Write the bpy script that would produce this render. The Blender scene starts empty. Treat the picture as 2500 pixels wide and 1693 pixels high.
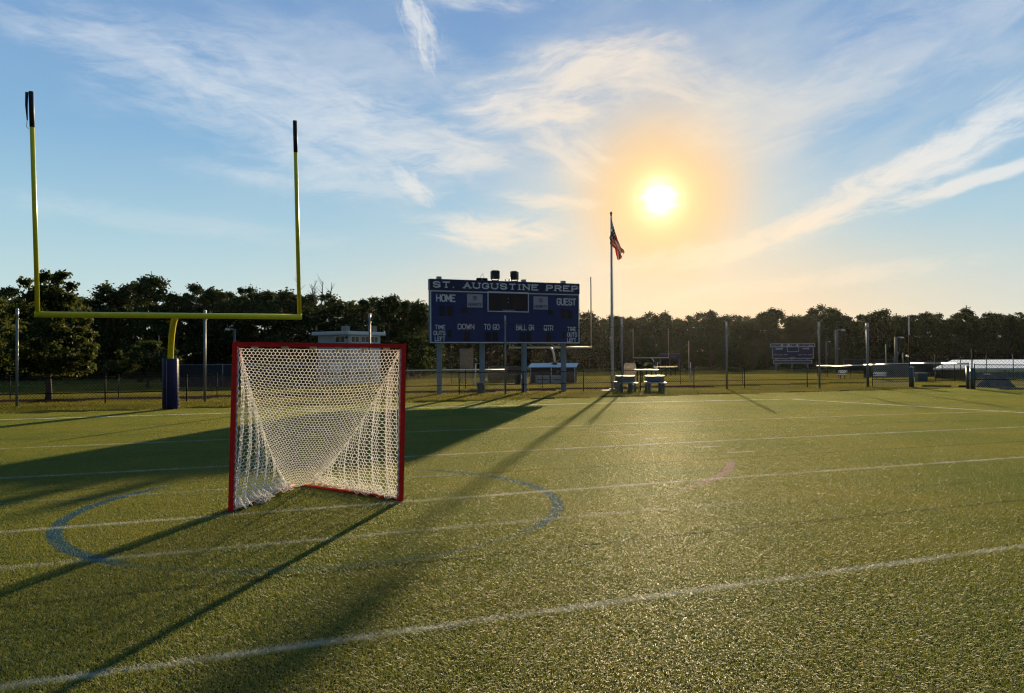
import bpy, math, random
import numpy as np
from mathutils import Vector, Matrix

# ------------------------------------------------------------------ camera
SC = bpy.context.scene
COL = SC.collection
F, CX, CY, H0, ROLL, EYE = 1805.0, 1250.0, 846.5, 873.0, 0.005, 1.70
PITCH = math.atan((H0 - CY) / F)
ANG = math.radians(21.0)
CA, SA = math.cos(ANG), math.sin(ANG)

cam_d = bpy.data.cameras.new('camera')
cam_d.sensor_fit = 'HORIZONTAL'
cam_d.sensor_width = 36.0
cam_d.lens = 36.0 * F / 2500.0
cam_d.clip_end = 3000
cam = bpy.data.objects.new('camera', cam_d)
COL.objects.link(cam)
cam.matrix_world = (Matrix.Translation((0, 0, EYE)) @ Matrix.Rotation(math.pi / 2 + PITCH, 4, 'X')
                    @ Matrix.Rotation(-ROLL, 4, 'Z'))
SC.camera = cam


def ray(x, y):
    a = (x - CX) / F; b = -(y - CY) / F
    c, s = math.cos(ROLL), math.sin(ROLL)
    a2 = a * c + b * s; b2 = -a * s + b * c
    return Vector((a2, math.cos(PITCH) - b2 * math.sin(PITCH), math.sin(PITCH) + b2 * math.cos(PITCH)))


def ss(a, b, x):
    t = min(1, max(0, (x - a) / (b - a)))
    return t * t * (3 - 2 * t)


def tz(X, Y):
    v = -X * SA + Y * CA
    return -0.5 * ss(35, 60, v) - 0.6 * ss(70, 150, v)


def W(u, v, z=0.0):
    return Vector((u * CA - v * SA, u * SA + v * CA, z))


def UV(p):
    return (p.x * CA + p.y * SA, -p.x * SA + p.y * CA)


def G(x, y):                       # where a sight line meets the terrain
    d = ray(x, y); z = 0.0
    for _ in range(30):
        t = (z - EYE) / d.z
        z = tz(d.x * t, d.y * t)
    return Vector((d.x * t, d.y * t, z))


def PV(x, y, v):                   # (u, z) on the upright plane v = const of the field
    d = ray(x, y)
    t = v / (-d.x * SA + d.y * CA)
    return (d.x * CA + d.y * SA) * t, EYE + d.z * t


def PY(x, y, Y):                   # point at distance Y
    d = ray(x, y); t = Y / d.y
    return Vector((d.x * t, Y, EYE + d.z * t))


# ------------------------------------------------------------------ sky and sun
SUN = ray(1610, 486).normalized()
SUN_EL = math.asin(SUN.z); SUN_AZ = math.atan2(SUN.x, SUN.y)
sd = bpy.data.lights.new('sun', 'SUN')
sd.energy = 5.0; sd.angle = math.radians(0.75); sd.color = (1.0, 0.775, 0.46)
so = bpy.data.objects.new('sun', sd); COL.objects.link(so)
so.rotation_euler = SUN.to_track_quat('Z', 'Y').to_euler()
so.location = (20, 60, 40)

SC.view_settings.view_transform = 'Standard'
SC.view_settings.look = 'None'
SC.view_settings.exposure = 0.95
SC.view_settings.gamma = 1.0
SC.cycles.use_denoising = True
SC.cycles.denoising_prefilter = 'NONE'
SC.cycles.pixel_filter_type = 'BLACKMAN_HARRIS'
SC.cycles.filter_width = 1.2
SC.cycles.max_bounces = 6
SC.cycles.transparent_max_bounces = 8
SC.cycles.volume_bounces = 0
SC.cycles.sample_clamp_indirect = 4


class NT:
    """short-hand for building node trees"""
    def __init__(s, tree):
        s.t = tree; s.n = tree.nodes; s.l = tree.links

    def new(s, kind, **kw):
        n = s.n.new(kind)
        for k, v in kw.items(): setattr(n, k, v)
        return n

    def set(s, sock, v):
        if hasattr(v, 'is_output'): s.l.new(v, sock)
        else: sock.default_value = v

    def m(s, op, a, b=0.0, c=None, clamp=False):
        n = s.new('ShaderNodeMath', operation=op); n.use_clamp = clamp
        s.set(n.inputs[0], a); s.set(n.inputs[1], b)
        if c is not None: s.set(n.inputs[2], c)
        return n.outputs[0]

    def add(s, a, b): return s.m('ADD', a, b)
    def sub(s, a, b): return s.m('SUBTRACT', a, b)
    def mul(s, a, b): return s.m('MULTIPLY', a, b)
    def div(s, a, b): return s.m('DIVIDE', a, b)
    def exp(s, a): return s.m('EXPONENT', a)

    def step(s, x, lo, hi, tlo=0.0, thi=1.0):
        n = s.new('ShaderNodeMapRange', interpolation_type='SMOOTHSTEP')
        s.set(n.inputs[0], x)
        for i, v in zip((1, 2, 3, 4), (lo, hi, tlo, thi)): n.inputs[i].default_value = v
        return n.outputs[0]

    def mix(s, f, a, b):
        n = s.new('ShaderNodeMix', data_type='RGBA')
        s.set(n.inputs[0], f)
        for i, v in ((6, a), (7, b)):
            if isinstance(v, tuple): v = v[:3] + (1.0,)
            s.set(n.inputs[i], v)
        return n.outputs[2]

    def addc(s, a, b, f=1.0):
        n = s.new('ShaderNodeMix', data_type='RGBA', blend_type='ADD')
        s.set(n.inputs[0], f)
        for i, v in ((6, a), (7, b)):
            if isinstance(v, tuple): v = v[:3] + (1.0,)
            s.set(n.inputs[i], v)
        n.clamp_factor = False
        return n.outputs[2]

    def vec(s, x, y, z=0.0):
        n = s.new('ShaderNodeCombineXYZ')
        for i, v in enumerate((x, y, z)): s.set(n.inputs[i], v)
        return n.outputs[0]

    def noise(s, v, scale, detail=4, rough=0.55, dist=0.0):
        n = s.new('ShaderNodeTexNoise')
        if v is not None: s.set(n.inputs['Vector'], v)
        n.inputs['Scale'].default_value = scale; n.inputs['Detail'].default_value = detail
        n.inputs['Roughness'].default_value = rough; n.inputs['Distortion'].default_value = dist
        return n.outputs[0]

    def ramp(s, f, stops):
        n = s.new('ShaderNodeValToRGB'); s.set(n.inputs[0], f)
        e = n.color_ramp.elements
        while len(e) < len(stops): e.new(0.5)
        for el, (p, c) in zip(e, stops):
            el.position = p; el.color = tuple(c[:3]) + (1.0,)
        return n.outputs[0]


def build_world():
    w = bpy.data.worlds.new('World'); SC.world = w; w.use_nodes = True
    w.node_tree.nodes.clear()
    k = NT(w.node_tree)
    tc = k.new('ShaderNodeTexCoord')
    sep = k.new('ShaderNodeSeparateXYZ'); k.l.new(tc.outputs['Generated'], sep.inputs[0])
    x, y, z = sep.outputs
    deg = 57.29578
    el = k.mul(k.m('ARCSINE', k.m('MINIMUM', k.m('MAXIMUM', z, -1.0), 1.0)), deg)
    az = k.mul(k.m('ARCTAN2', x, y), deg)
    saz, sel = SUN_AZ * deg, SUN_EL * deg
    dx = k.mul(k.sub(az, saz), math.cos(SUN_EL)); dy = k.sub(el, sel)
    # base gradient of the clear sky
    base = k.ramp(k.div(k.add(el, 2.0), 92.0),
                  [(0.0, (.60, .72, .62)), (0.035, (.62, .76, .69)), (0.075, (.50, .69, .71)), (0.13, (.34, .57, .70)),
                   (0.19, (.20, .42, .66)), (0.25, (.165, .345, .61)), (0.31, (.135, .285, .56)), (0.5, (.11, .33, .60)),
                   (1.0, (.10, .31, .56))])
    # physical sky adds its own colour to the wide field
    sky = k.new('ShaderNodeTexSky', sky_type='NISHITA', sun_disc=False)
    sky.sun_elevation = SUN_EL; sky.sun_rotation = SUN_AZ; sky.dust_density = 2.0
    # thin milky veil over the right and upper middle
    veil_n = k.noise(k.vec(k.mul(az, .05), k.add(k.mul(el, .14), k.mul(az, -.03))), 1.6, 5, .55, .4)
    veil = k.mul(k.step(veil_n, .30, .75), k.exp(k.mul(k.m('POWER', k.div(k.sub(az, 14.0), 26.0), 2.0), -1.0)))
    veil = k.mul(veil, k.exp(k.mul(k.m('POWER', k.div(k.sub(el, 15.0), 14.0), 2.0), -1.0)))
    col = k.mix(.10, base, (.52, .62, .70))
    col = k.mix(k.mul(veil, .85), col, (.52, .61, .68))
    # warm light round the sun and along the horizon under it
    r2 = k.add(k.m('POWER', dx, 2.0), k.m('POWER', dy, 2.0))
    rr = k.m('SQRT', r2)
    hz = k.mul(k.exp(k.mul(k.m('POWER', k.div(k.sub(dx, 1.0), 17.0), 2.0), -1.0)), k.step(el, 1.0, 13.0, 1.0, 0.0))
    col = k.mix(k.mul(hz, .94), col, (.95, .63, .32))
    hz2 = k.mul(k.exp(k.mul(k.m('POWER', k.div(dx, 34.0), 2.0), -1.0)), k.step(el, 0.0, 9.0, 1.0, 0.0))
    col = k.mix(k.mul(hz2, .52), col, (.86, .68, .48))
    wide = k.exp(k.mul(k.m('POWER', k.div(rr, 10.0), 3.0), -1.0))
    col = k.mix(k.mul(wide, .6), col, (.84, .72, .55))
    mid = k.exp(k.mul(k.m('POWER', k.div(rr, 6.0), 3.6), -1.0))
    col = k.mix(k.mul(mid, .86), col, (.98, .61, .26))
    inner = k.exp(k.mul(k.m('POWER', k.div(rr, 2.3), 2.0), -1.0))
    col = k.mix(k.mul(inner, .9), col, (1.0, .90, .34))

    # clouds: each bank has a centre, a size, a tilt and a grain that follows its tilt
    warp = k.noise(k.vec(k.mul(az, .11), k.mul(el, .16), 3.0), 1.0, 3, .5)
    wx = k.mul(k.sub(warp, .5), 5.0)

    fib = k.noise(k.vec(k.add(k.mul(az, .30), k.mul(wx, .3)), k.add(k.mul(el, 1.5), k.add(k.mul(az, -.12), wx)), 9.0), 1.1, 8, .66, .8)

    def bank(a0, e0, sx, sy, tilt, amp, fine=1.0, lo=.42, hi=.72, seed=0.0, stretch=3.2):
        c, s = math.cos(math.radians(tilt)), math.sin(math.radians(tilt))
        ua = k.sub(az, a0); ue = k.sub(el, e0)
        p = k.add(k.mul(ua, c), k.mul(ue, s)); q = k.add(k.mul(ua, -s), k.mul(ue, c))
        g = k.exp(k.mul(k.add(k.m('POWER', k.div(p, sx), 2.0), k.m('POWER', k.div(k.add(q, k.mul(wx, .22)), sy), 2.0)), -1.0))
        n = k.noise(k.vec(k.add(k.mul(p, fine / stretch), k.mul(wx, .18)), k.add(k.mul(q, fine), k.mul(wx, .35)), seed),
                    .55, 9, .60, .55)
        d = k.add(k.add(n, k.mul(k.sub(g, .62), .42)), k.mul(k.sub(fib, .5), .30))
        return k.mul(k.mul(k.step(d, lo - .05, hi + .04), k.m('MINIMUM', k.mul(g, 1.8), 1.0)), amp)

    banks = [
        bank(-17, 17.6, 14, 3.6, -13, .56, .75, .36, .72, seed=1.3),
        bank(-27, 20.2, 9, 2.4, -10, .50, .75, .36, .72, seed=2.1),
        bank(-9, 16.8, 9, 2.6, -8, .58, .85, .36, .70, seed=4.7),
        bank(-14, 13.2, 9, 1.6, -5, .50, .9, .36, .72, seed=5.5),
        bank(-12, 21.5, 14, 2.6, -6, .34, .7, .36, .75, seed=5.9),
        bank(-7.6, 13.0, 2.6, .9, -40, .75, 2.8, .42, .72, seed=6.1, stretch=2.5),
        bank(-3.5, 14.6, 4.2, .9, 4, .6, 1.3, .36, .7, seed=6.6),
        bank(5.0, 21.2, 9.0, 2.1, 9, .85, .95, .35, .70, seed=7.2),
        bank(2.5, 18.8, 7.5, 1.9, 4, .85, 1.0, .35, .70, seed=8.9),
        bank(4.0, 16.0, 4.5, 2.2, -28, .60, 1.1, .36, .72, seed=9.4),
        bank(11, 20.6, 7, 2.0, -14, .60, 1.0, .36, .72, seed=9.9),
        bank(-7.0, 24.2, 3.4, 1.5, -68, .8, 2.4, .41, .72, seed=10.7, stretch=2.5),
        bank(-4.5, 26.8, 7, 1.5, -10, .55, 1.0, .36, .7, seed=11.2),
        bank(-1.2, 9.7, 5.6, 1.4, -4, .85, 1.3, .33, .66, seed=12.4),
        bank(3.4, 11.8, 4.2, .8, -5, .65, 1.5, .34, .68, seed=12.9),
        bank(33, 14.8, 8.5, 1.8, 26, .92, 1.2, .34, .68, seed=13.1),
        bank(26, 11.4, 8, 1.4, 21, .88, 1.3, .34, .68, seed=14.0),
        bank(19.0, 8.6, 8, 1.1, 17, .66, 1.3, .34, .7, seed=14.8),
        bank(32, 11.4, 9, .55, 14, .88, 1.5, .32, .62, seed=15.3, stretch=5),
        bank(13, 7.4, 8, .9, 6, .55, 1.4, .35, .7, seed=16.6),
        bank(24, 5.6, 13, .8, 6, .40, 1.2, .35, .7, seed=17.1),
        bank(31, 21, 13, 3.6, 14, .40, .75, .35, .75, seed=18.4),
        bank(20, 17, 9, 2.6, 8, .38, .8, .35, .75, seed=19.4),
        bank(-25, 9.5, 13, 1.2, -4, .22, .9, .35, .75, seed=20.4),
    ]
    dens = None
    for b in banks:
        inv = k.sub(1.0, b)
        dens = inv if dens is None else k.mul(dens, inv)
    dens = k.sub(1.0, dens)
    warmth = k.exp(k.mul(k.m('POWER', k.div(rr, 15.0), 2.0), -1.0))
    low = k.step(el, 3.0, 14.0, .55, 0.0)
    ccol = k.mix(k.m('MINIMUM', k.add(warmth, low), 1.0), (.76, .80, .83), (1.0, .78, .54))
    col = k.mix(k.mul(dens, .92), col, ccol)
    # the sun itself, burnt out, with its inner glare
    inner2 = k.exp(k.mul(k.m('POWER', k.div(rr, 1.6), 2.0), -1.0))
    col = k.addc(col, k.mix(inner2, (0, 0, 0), (.5, .5, .36)))
    gn = k.noise(k.vec(k.mul(az, .25), k.mul(el, 1.6), 5.0), 1.0, 3, .55)
    rs = k.div(rr, k.step(gn, .35, .65, .82, 1.18))
    core = k.exp(k.mul(k.m('POWER', k.div(rs, .72), 2.0), -1.0))
    col = k.addc(col, k.mix(core, (0, 0, 0), (4, 3.8, 3.2)))
    # below the horizon: dull earth
    col = k.mix(k.step(el, -2.5, -.5, 1.0, 0.0), col, (.05, .055, .03))
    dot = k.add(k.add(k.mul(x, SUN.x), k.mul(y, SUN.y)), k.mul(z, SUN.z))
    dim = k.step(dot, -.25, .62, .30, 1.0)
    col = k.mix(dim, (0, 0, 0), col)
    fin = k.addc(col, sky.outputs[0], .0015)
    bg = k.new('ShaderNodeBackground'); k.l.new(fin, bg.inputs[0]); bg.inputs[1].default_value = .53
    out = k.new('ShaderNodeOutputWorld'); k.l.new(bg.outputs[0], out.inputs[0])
    w.cycles.sampling_method = 'MANUAL'; w.cycles.sample_map_resolution = 1024


build_world()

# ------------------------------------------------------------------ helpers: materials, meshes, things
MATS = {}


def mat(name, col, rough=.6, metal=0.0, var=.12, scale=6.0, spec=.4, trans=0.0, bump=0.0):
    if name in MATS: return MATS[name]
    m = bpy.data.materials.new(name); m.use_nodes = True
    k = NT(m.node_tree); k.n.clear()
    p = k.new('ShaderNodeBsdfPrincipled')
    tc = k.new('ShaderNodeTexCoord')
    n = k.noise(tc.outputs['Object'], scale, 5, .6)
    f = k.step(n, .25, .75, 1 - var, 1 + var)
    hs = k.new('ShaderNodeMix', data_type='RGBA', blend_type='MULTIPLY')
    hs.inputs[0].default_value = 1.0
    hs.inputs[6].default_value = tuple(col) + (1,)
    k.l.new(k.vec(f, f, f), hs.inputs[7])
    k.l.new(hs.outputs[2], p.inputs['Base Color'])
    k.set(p.inputs['Roughness'], k.step(n, .2, .8, max(.05, rough - .08), min(1, rough + .08)))
    p.inputs['Metallic'].default_value = metal
    p.inputs['Specular IOR Level'].default_value = spec
    if bump:
        b = k.new('ShaderNodeBump'); b.inputs['Strength'].default_value = bump; b.inputs['Distance'].default_value = .02
        k.l.new(k.noise(tc.outputs['Object'], scale * 6, 4, .6), b.inputs['Height'])
        k.l.new(b.outputs[0], p.inputs['Normal'])
    sh = p.outputs[0]
    if trans:
        t = k.new('ShaderNodeBsdfTranslucent'); k.l.new(hs.outputs[2], t.inputs[0])
        mx = k.new('ShaderNodeMixShader'); mx.inputs[0].default_value = trans
        k.l.new(sh, mx.inputs[1]); k.l.new(t.outputs[0], mx.inputs[2]); sh = mx.outputs[0]
    o = k.new('ShaderNodeOutputMaterial'); k.l.new(sh, o.inputs[0])
    MATS[name] = m
    return m


class MB:
    def __init__(s):
        s.v = []; s.f = []; s.smooth = []

    def poly(s, pts, smooth=False):
        i = len(s.v); s.v += [tuple(p) for p in pts]; s.f.append(tuple(range(i, i + len(pts)))); s.smooth.append(smooth)

    def box(s, c, size, M=None, bev=0.0):
        cx, cy, cz = c; a, b, d = size[0] / 2, size[1] / 2, size[2] / 2
        e = min(bev, a * .9, b * .9, d * .9)
        if e <= 0:
            P = [(x, y, z) for z in (-d, d) for y in (-b, b) for x in (-a, a)]
            Fs = [(0, 2, 3, 1), (4, 5, 7, 6), (0, 1, 5, 4), (2, 6, 7, 3), (0, 4, 6, 2), (1, 3, 7, 5)]
        else:                     # chamfered along the upright edges and top rim
            ring = [(-a + e, -b), (a - e, -b), (a, -b + e), (a, b - e), (a - e, b), (-a + e, b), (-a, b - e), (-a, -b + e)]
            ring2 = [(x * (a - e) / a, y * (b - e) / b) for x, y in ring]
            P = [(x, y, -d) for x, y in ring] + [(x, y, d - e) for x, y in ring] + [(x, y, d) for x, y in ring2]
            Fs = [tuple(range(7, -1, -1)), tuple(range(16, 24))]
            for r in (0, 8):
                for i in range(8): Fs.append((r + i, r + (i + 1) % 8, r + 8 + (i + 1) % 8, r + 8 + i))
        o = len(s.v)
        for p in P:
            q = Vector(p)
            if M is not None: q = M @ q
            s.v.append((q.x + cx, q.y + cy, q.z + cz))
        for f in Fs: s.f.append(tuple(o + i for i in f)); s.smooth.append(False)

    def tube(s, path, r, seg=10, cap=True, smooth=True, flat=1.0):
        path = [Vector(p) for p in path]
        n = len(path)
        rs = r if isinstance(r, (list, tuple)) else [r] * n
        o = len(s.v)
        d0 = (path[1] - path[0]).normalized()
        up = Vector((0, 0, 1)) if abs(d0.z) < .9 else Vector((1, 0, 0))
        A = d0.cross(up).normalized()
        for i, p in enumerate(path):
            d = (path[min(i + 1, n - 1)] - path[max(i - 1, 0)]).normalized()
            A = (A - d * A.dot(d)).normalized(); B = d.cross(A)
            for j in range(seg):
                t = 2 * math.pi * j / seg + math.pi / seg
                q = p + (A * math.cos(t) + B * math.sin(t) * flat) * rs[i]
                s.v.append((q.x, q.y, q.z))
        for i in range(n - 1):
            for j in range(seg):
                a = o + i * seg + j; b = o + i * seg + (j + 1) % seg
                s.f.append((a, b, b + seg, a + seg)); s.smooth.append(smooth)
        if cap:
            s.f.append(tuple(o + j for j in range(seg - 1, -1, -1))); s.smooth.append(False)
            s.f.append(tuple(o + (n - 1) * seg + j for j in range(seg))); s.smooth.append(False)

    def sq(s, a, b, w):           # square section bar
        s.tube([a, b], w * .7071, 4, smooth=False)

    def lathe(s, prof, seg=20, c=(0, 0, 0)):
        o = len(s.v)
        for r, z in prof:
            for j in range(seg):
                t = 2 * math.pi * j / seg
                s.v.append((c[0] + r * math.cos(t), c[1] + r * math.sin(t), c[2] + z))
        for i in range(len(prof) - 1):
            for j in range(seg):
                a = o + i * seg + j; b = o + i * seg + (j + 1) % seg
                s.f.append((a, b, b + seg, a + seg)); s.smooth.append(True)

    def mesh(s, name, m):
        me = bpy.data.meshes.new(name)
        me.from_pydata(s.v, [], s.f); me.update()
        if any(s.smooth): me.polygons.foreach_set('use_smooth', s.smooth)
        if m is not None: me.materials.append(m)
        return me


def obj(name, mb, m=None, parent=None, loc=(0, 0, 0), rz=0.0):
    me = mb.mesh(name, m) if isinstance(mb, MB) else mb
    o = bpy.data.objects.new(name, me); COL.objects.link(o)
    if parent is not None: o.parent = parent
    o.location = loc; o.rotation_euler = (0, 0, rz)
    return o


def tag(o, label, cat, group=None):
    o['label'] = label; o['category'] = cat
    if group: o['group'] = group
    return o


def thing(name, label, cat, loc=(0, 0, 0), rz=0.0, group=None):
    o = bpy.data.objects.new(name, None); COL.objects.link(o)
    o.empty_display_size = .3
    o.location = loc; o.rotation_euler = (0, 0, rz)
    return tag(o, label, cat, group)


def copy_thing(o, parent=None):
    c = o.copy(); COL.objects.link(c)
    if parent is not None: c.parent = parent
    for ch in list(o.children): copy_thing(ch, c)
    return c


def kind(o, k):
    o['kind'] = k
    return o


R = random.Random(7)

# ------------------------------------------------------------------ common materials
M_RED = mat('red_paint', (.80, .016, .014), .45, spec=.25, var=.18, scale=9)
M_YEL = mat('yellow_paint', (.80, .68, .015), .35, spec=.4, var=.08)
M_NAVYPAD = mat('navy_vinyl', (.009, .010, .062), .45, var=.25, spec=.25, bump=.35)
M_BLACK = mat('black_rubber', (.012, .012, .013), .6)
M_GALV = mat('galvanised_steel', (.42, .45, .47), .42, .7, var=.2, scale=12)
M_FENCE = mat('dark_coated_steel', (.012, .013, .012), .7, 0.0, spec=.12)
M_WHITE = mat('white_paint', (.78, .79, .80), .5, var=.06)
M_ALU = mat('brushed_aluminium', (.62, .63, .64), .3, .8, var=.08)
M_BLUE = mat('scoreboard_blue', (.015, .029, .165), .42, var=.12, scale=2)
M_BLUEDK = mat('header_blue', (.010, .015, .095), .4, var=.12, scale=2)
M_LETTER = mat('letter_white', (.72, .76, .84), .55, var=.06)
M_DIGIT = mat('dark_digit_panel', (.008, .008, .022), .35, var=.2)
M_LEG = mat('painted_steel_blue_grey', (.26, .33, .42), .5, var=.1)
M_CONC = mat('grey_concrete', (.33, .33, .34), .6, var=.2, scale=14, bump=.2)
M_BARK = mat('bark', (.06, .05, .04), .9, var=.4, scale=20, bump=.5)
M_GREY = mat('grey_plastic', (.15, .16, .17), .6)

# ------------------------------------------------------------------ turf and its painted lines
LINES = [  # v of the line, half width, strength, u from, u to
    (24.66, .085, 1.0, -60, 20.9), (16.63, .055, .50, -40, 22), (12.50, .055, .56, -40, 22), (10.30, .035, .34, -40, 3.0),
    (8.60, .045, .56, -40, 22), (7.12, .045, .36, -40, 5.5), (4.55, .042, .50, -40, 40)]
SEAMS = [(10.26, .035), (12.44, .02), (6.0, .03), (14.4, .025), (18.6, .03), (21.0, .03)]
HASH = [15.72, 14.83, 14.1, 13.25, 11.62, 10.75]
CREASE = (1.06, 8.80, 2.68)


def turf_color(k, ca, cb):
    """colour of the turf fibres at a point: green, with the paint of the field lines on it"""
    geo = k.new('ShaderNodeNewGeometry')
    sp = k.new('ShaderNodeSeparateXYZ'); k.l.new(geo.outputs['Position'], sp.inputs[0])
    X, Y = sp.outputs[0], sp.outputs[1]
    u = k.add(k.mul(X, CA), k.mul(Y, SA))
    v0 = k.add(k.mul(X, -SA), k.mul(Y, CA))
    up = k.m('MAXIMUM', u, 0.0)
    v = k.add(v0, k.mul(k.mul(k.mul(up, up), v0), .00016))      # the lines bow a little with the crown of the field
    flat = k.vec(X, Y, 0.0)
    big = k.noise(flat, .35, 4, .6)
    fine = k.noise(flat, 9.0, 3, .6)
    seamn = k.noise(k.vec(k.mul(u, .25), k.mul(v, 2.2)), 1.3, 4, .6)
    tin = k.new('ShaderNodeAttribute', attribute_name='tint')
    t = k.add(k.mul(tin.outputs['Fac'], .75), k.mul(k.sub(big, .5), .9))
    col = k.mix(k.m('MINIMUM', k.m('MAXIMUM', t, 0.0), 1.0), ca, cb)
    dk = k.mul(k.step(seamn, .56, .75), .5)
    col = k.mix(dk, col, tuple(c * .45 for c in ca))
    for sv, hw in SEAMS:
        d = k.m('ABSOLUTE', k.sub(v, sv))
        col = k.mix(k.mul(k.step(d, hw * .4, hw * 1.5, 1.0, 0.0), .55), col, tuple(c * .25 for c in ca))
    wob = k.mul(k.sub(fine, .5), .05)
    wear = k.step(k.noise(flat, 2.3, 5, .7), .30, .62, .25, 1.0)
    wm = None
    for lv, hw, st, u0, u1 in LINES:
        d = k.m('ABSOLUTE', k.add(k.sub(v, lv), wob))
        q = k.mul(k.step(d, hw * .55, hw * 1.45, 1.0, 0.0), st)
        q = k.mul(q, k.mul(k.step(u, u0 - .05, u0 + .05), k.step(u, u1 - .3, u1 + .3, 1.0, 0.0)))
        wm = q if wm is None else k.m('MAXIMUM', wm, q)
    # side line
    su = k.add(20.56, k.mul(k.sub(23.0, v0), .137))
    d = k.m('ABSOLUTE', k.sub(u, su))
    wm = k.m('MAXIMUM', wm, k.mul(k.mul(k.step(d, .07, .13, 1.0, 0.0), k.step(v, 24.6, 24.8, 1.0, 0.0)), .85))
    # hash marks
    for i, hv in enumerate(HASH):
        uc = 8.0 + .09 * i
        d = k.m('ABSOLUTE', k.sub(v0, hv)); e = k.m('ABSOLUTE', k.sub(u, uc))
        wm = k.m('MAXIMUM', wm, k.mul(k.mul(k.step(d, .03, .07, 1.0, 0.0), k.step(e, .26, .32, 1.0, 0.0)), .5))
    # old conversion mark across the end zone
    d = k.m('ABSOLUTE', k.sub(k.sub(u, 7.75), k.mul(k.sub(24.1, v0), .073)))
    wm = k.m('MAXIMUM', wm, k.mul(k.mul(k.step(d, .03, .06, 1.0, 0.0), k.mul(k.step(v0, 19.7, 19.9), k.step(v0, 24.0, 24.2, 1.0, 0.0))), .4))
    # crease circle (blue) and an old pale arc
    rr = k.m('SQRT', k.add(k.m('POWER', k.sub(u, CREASE[0]), 2.0), k.m('POWER', k.sub(v0, CREASE[1]), 2.0)))
    d = k.m('ABSOLUTE', k.add(k.sub(rr, CREASE[2]), wob))
    bm = k.mul(k.step(d, .05, .085, 1.0, 0.0), k.step(k.noise(flat, 1.1, 4, .65), .25, .55, .5, .95))
    bm = k.mul(bm, k.m('MAXIMUM', k.m('MAXIMUM', k.step(u, -1.15, -.45, .95, .0), k.step(u, 2.3, 3.2, 0.0, .75)), k.step(v0, 6.2, 7.2, .26, .08)))
    col = k.mix(bm, col, (.02, .12, .19))
    ra = k.m('SQRT', k.add(k.m('POWER', k.sub(u, 2.9), 2.0), k.m('POWER', k.sub(v0, 13.1), 2.0)))
    d = k.m('ABSOLUTE', k.add(k.sub(ra, 5.65), wob))
    pm = k.mul(k.step(d, .04, .10, 1.0, 0.0), k.mul(k.step(u, 4.8, 6.4), k.step(v0, 9.6, 10.1, 1.0, 0.0)))
    col = k.mix(k.mul(pm, .7), col, (.42, .27, .30))
    col = k.mix(k.mul(wm, wear), col, (.74, .73, .72))
    return col


def blade_material(name, ca, cb, painted, trans=.56, rough=.5, spec=.45):
    m = bpy.data.materials.new(name); m.use_nodes = True
    k = NT(m.node_tree); k.n.clear()
    if painted: col = turf_color(k, ca, cb)
    else:
        geo = k.new('ShaderNodeNewGeometry')
        tin = k.new('ShaderNodeAttribute', attribute_name='tint')
        b = k.noise(geo.outputs['Position'], .22, 5, .6)
        t = k.m('ADD', k.mul(tin.outputs['Fac'], .5), k.step(b, .3, .7, -.1, .6), clamp=True)
        col = k.mix(t, ca, cb)
    p = k.new('ShaderNodeBsdfPrincipled'); k.l.new(col, p.inputs['Base Color'])
    p.inputs['Roughness'].default_value = rough; p.inputs['Specular IOR Level'].default_value = .5
    t = k.new('ShaderNodeBsdfTranslucent'); k.l.new(col, t.inputs[0])
    mx = k.new('ShaderNodeMixShader'); mx.inputs[0].default_value = trans
    k.l.new(p.outputs[0], mx.inputs[1]); k.l.new(t.outputs[0], mx.inputs[2])
    p.inputs['Specular IOR Level'].default_value = spec
    o = k.new('ShaderNodeOutputMaterial'); k.l.new(mx.outputs[0], o.inputs[0])
    return m


def ground_material(name, ca, cb, painted=False, scale=.3, bump=.6):
    m = bpy.data.materials.new(name); m.use_nodes = True
    k = NT(m.node_tree); k.n.clear()
    geo = k.new('ShaderNodeNewGeometry')
    if painted: col = turf_color(k, ca, cb)
    else:
        n = k.noise(geo.outputs['Position'], scale, 6, .65)
        n2 = k.noise(geo.outputs['Position'], 5.0, 4, .7)
        col = k.mix(k.m('ADD', k.step(n, .3, .7, 0, .6), k.mul(n2, .4), clamp=True), ca, cb)
    p = k.new('ShaderNodeBsdfPrincipled'); k.l.new(col, p.inputs['Base Color'])
    p.inputs['Roughness'].default_value = 1.0; p.inputs['Specular IOR Level'].default_value = 0.0
    b = k.new('ShaderNodeBump'); b.inputs['Strength'].default_value = bump; b.inputs['Distance'].default_value = .05
    k.l.new(k.noise(geo.outputs['Position'], 18.0, 4, .7), b.inputs['Height']); k.l.new(b.outputs[0], p.inputs['Normal'])
    o = k.new('ShaderNodeOutputMaterial'); k.l.new(p.outputs[0], o.inputs[0])
    return m


def sheet(name, us, vs, m, dz, inside=None):
    mb = MB(); nu = len(us)
    for v in vs:
        for u in us:
            p = W(u, v); mb.v.append((p.x, p.y, tz(p.x, p.y) + dz))
    for j in range(len(vs) - 1):
        for i in range(nu - 1):
            a = j * nu + i
            mb.f.append((a, a + 1, a + nu + 1, a + nu)); mb.smooth.append(True)
    return kind(obj(name, mb, m), 'structure')


def steps(a, b, n): return [a + (b - a) * i / n for i in range(n + 1)]


sheet('ground', steps(-900, -80, 12) + steps(-70, 130, 60) + steps(150, 900, 10),
      steps(-200, 20, 6) + steps(26, 160, 90) + steps(180, 1200, 12),
      ground_material('lawn_soil', (.05, .055, .012), (.10, .095, .025)), -.03)
sheet('turf', steps(-60, 45, 4), steps(-60, 27.4, 4),
      ground_material('turf_infill', (.022, .03, .012), (.035, .04, .018), painted=True), 0.0)


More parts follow.
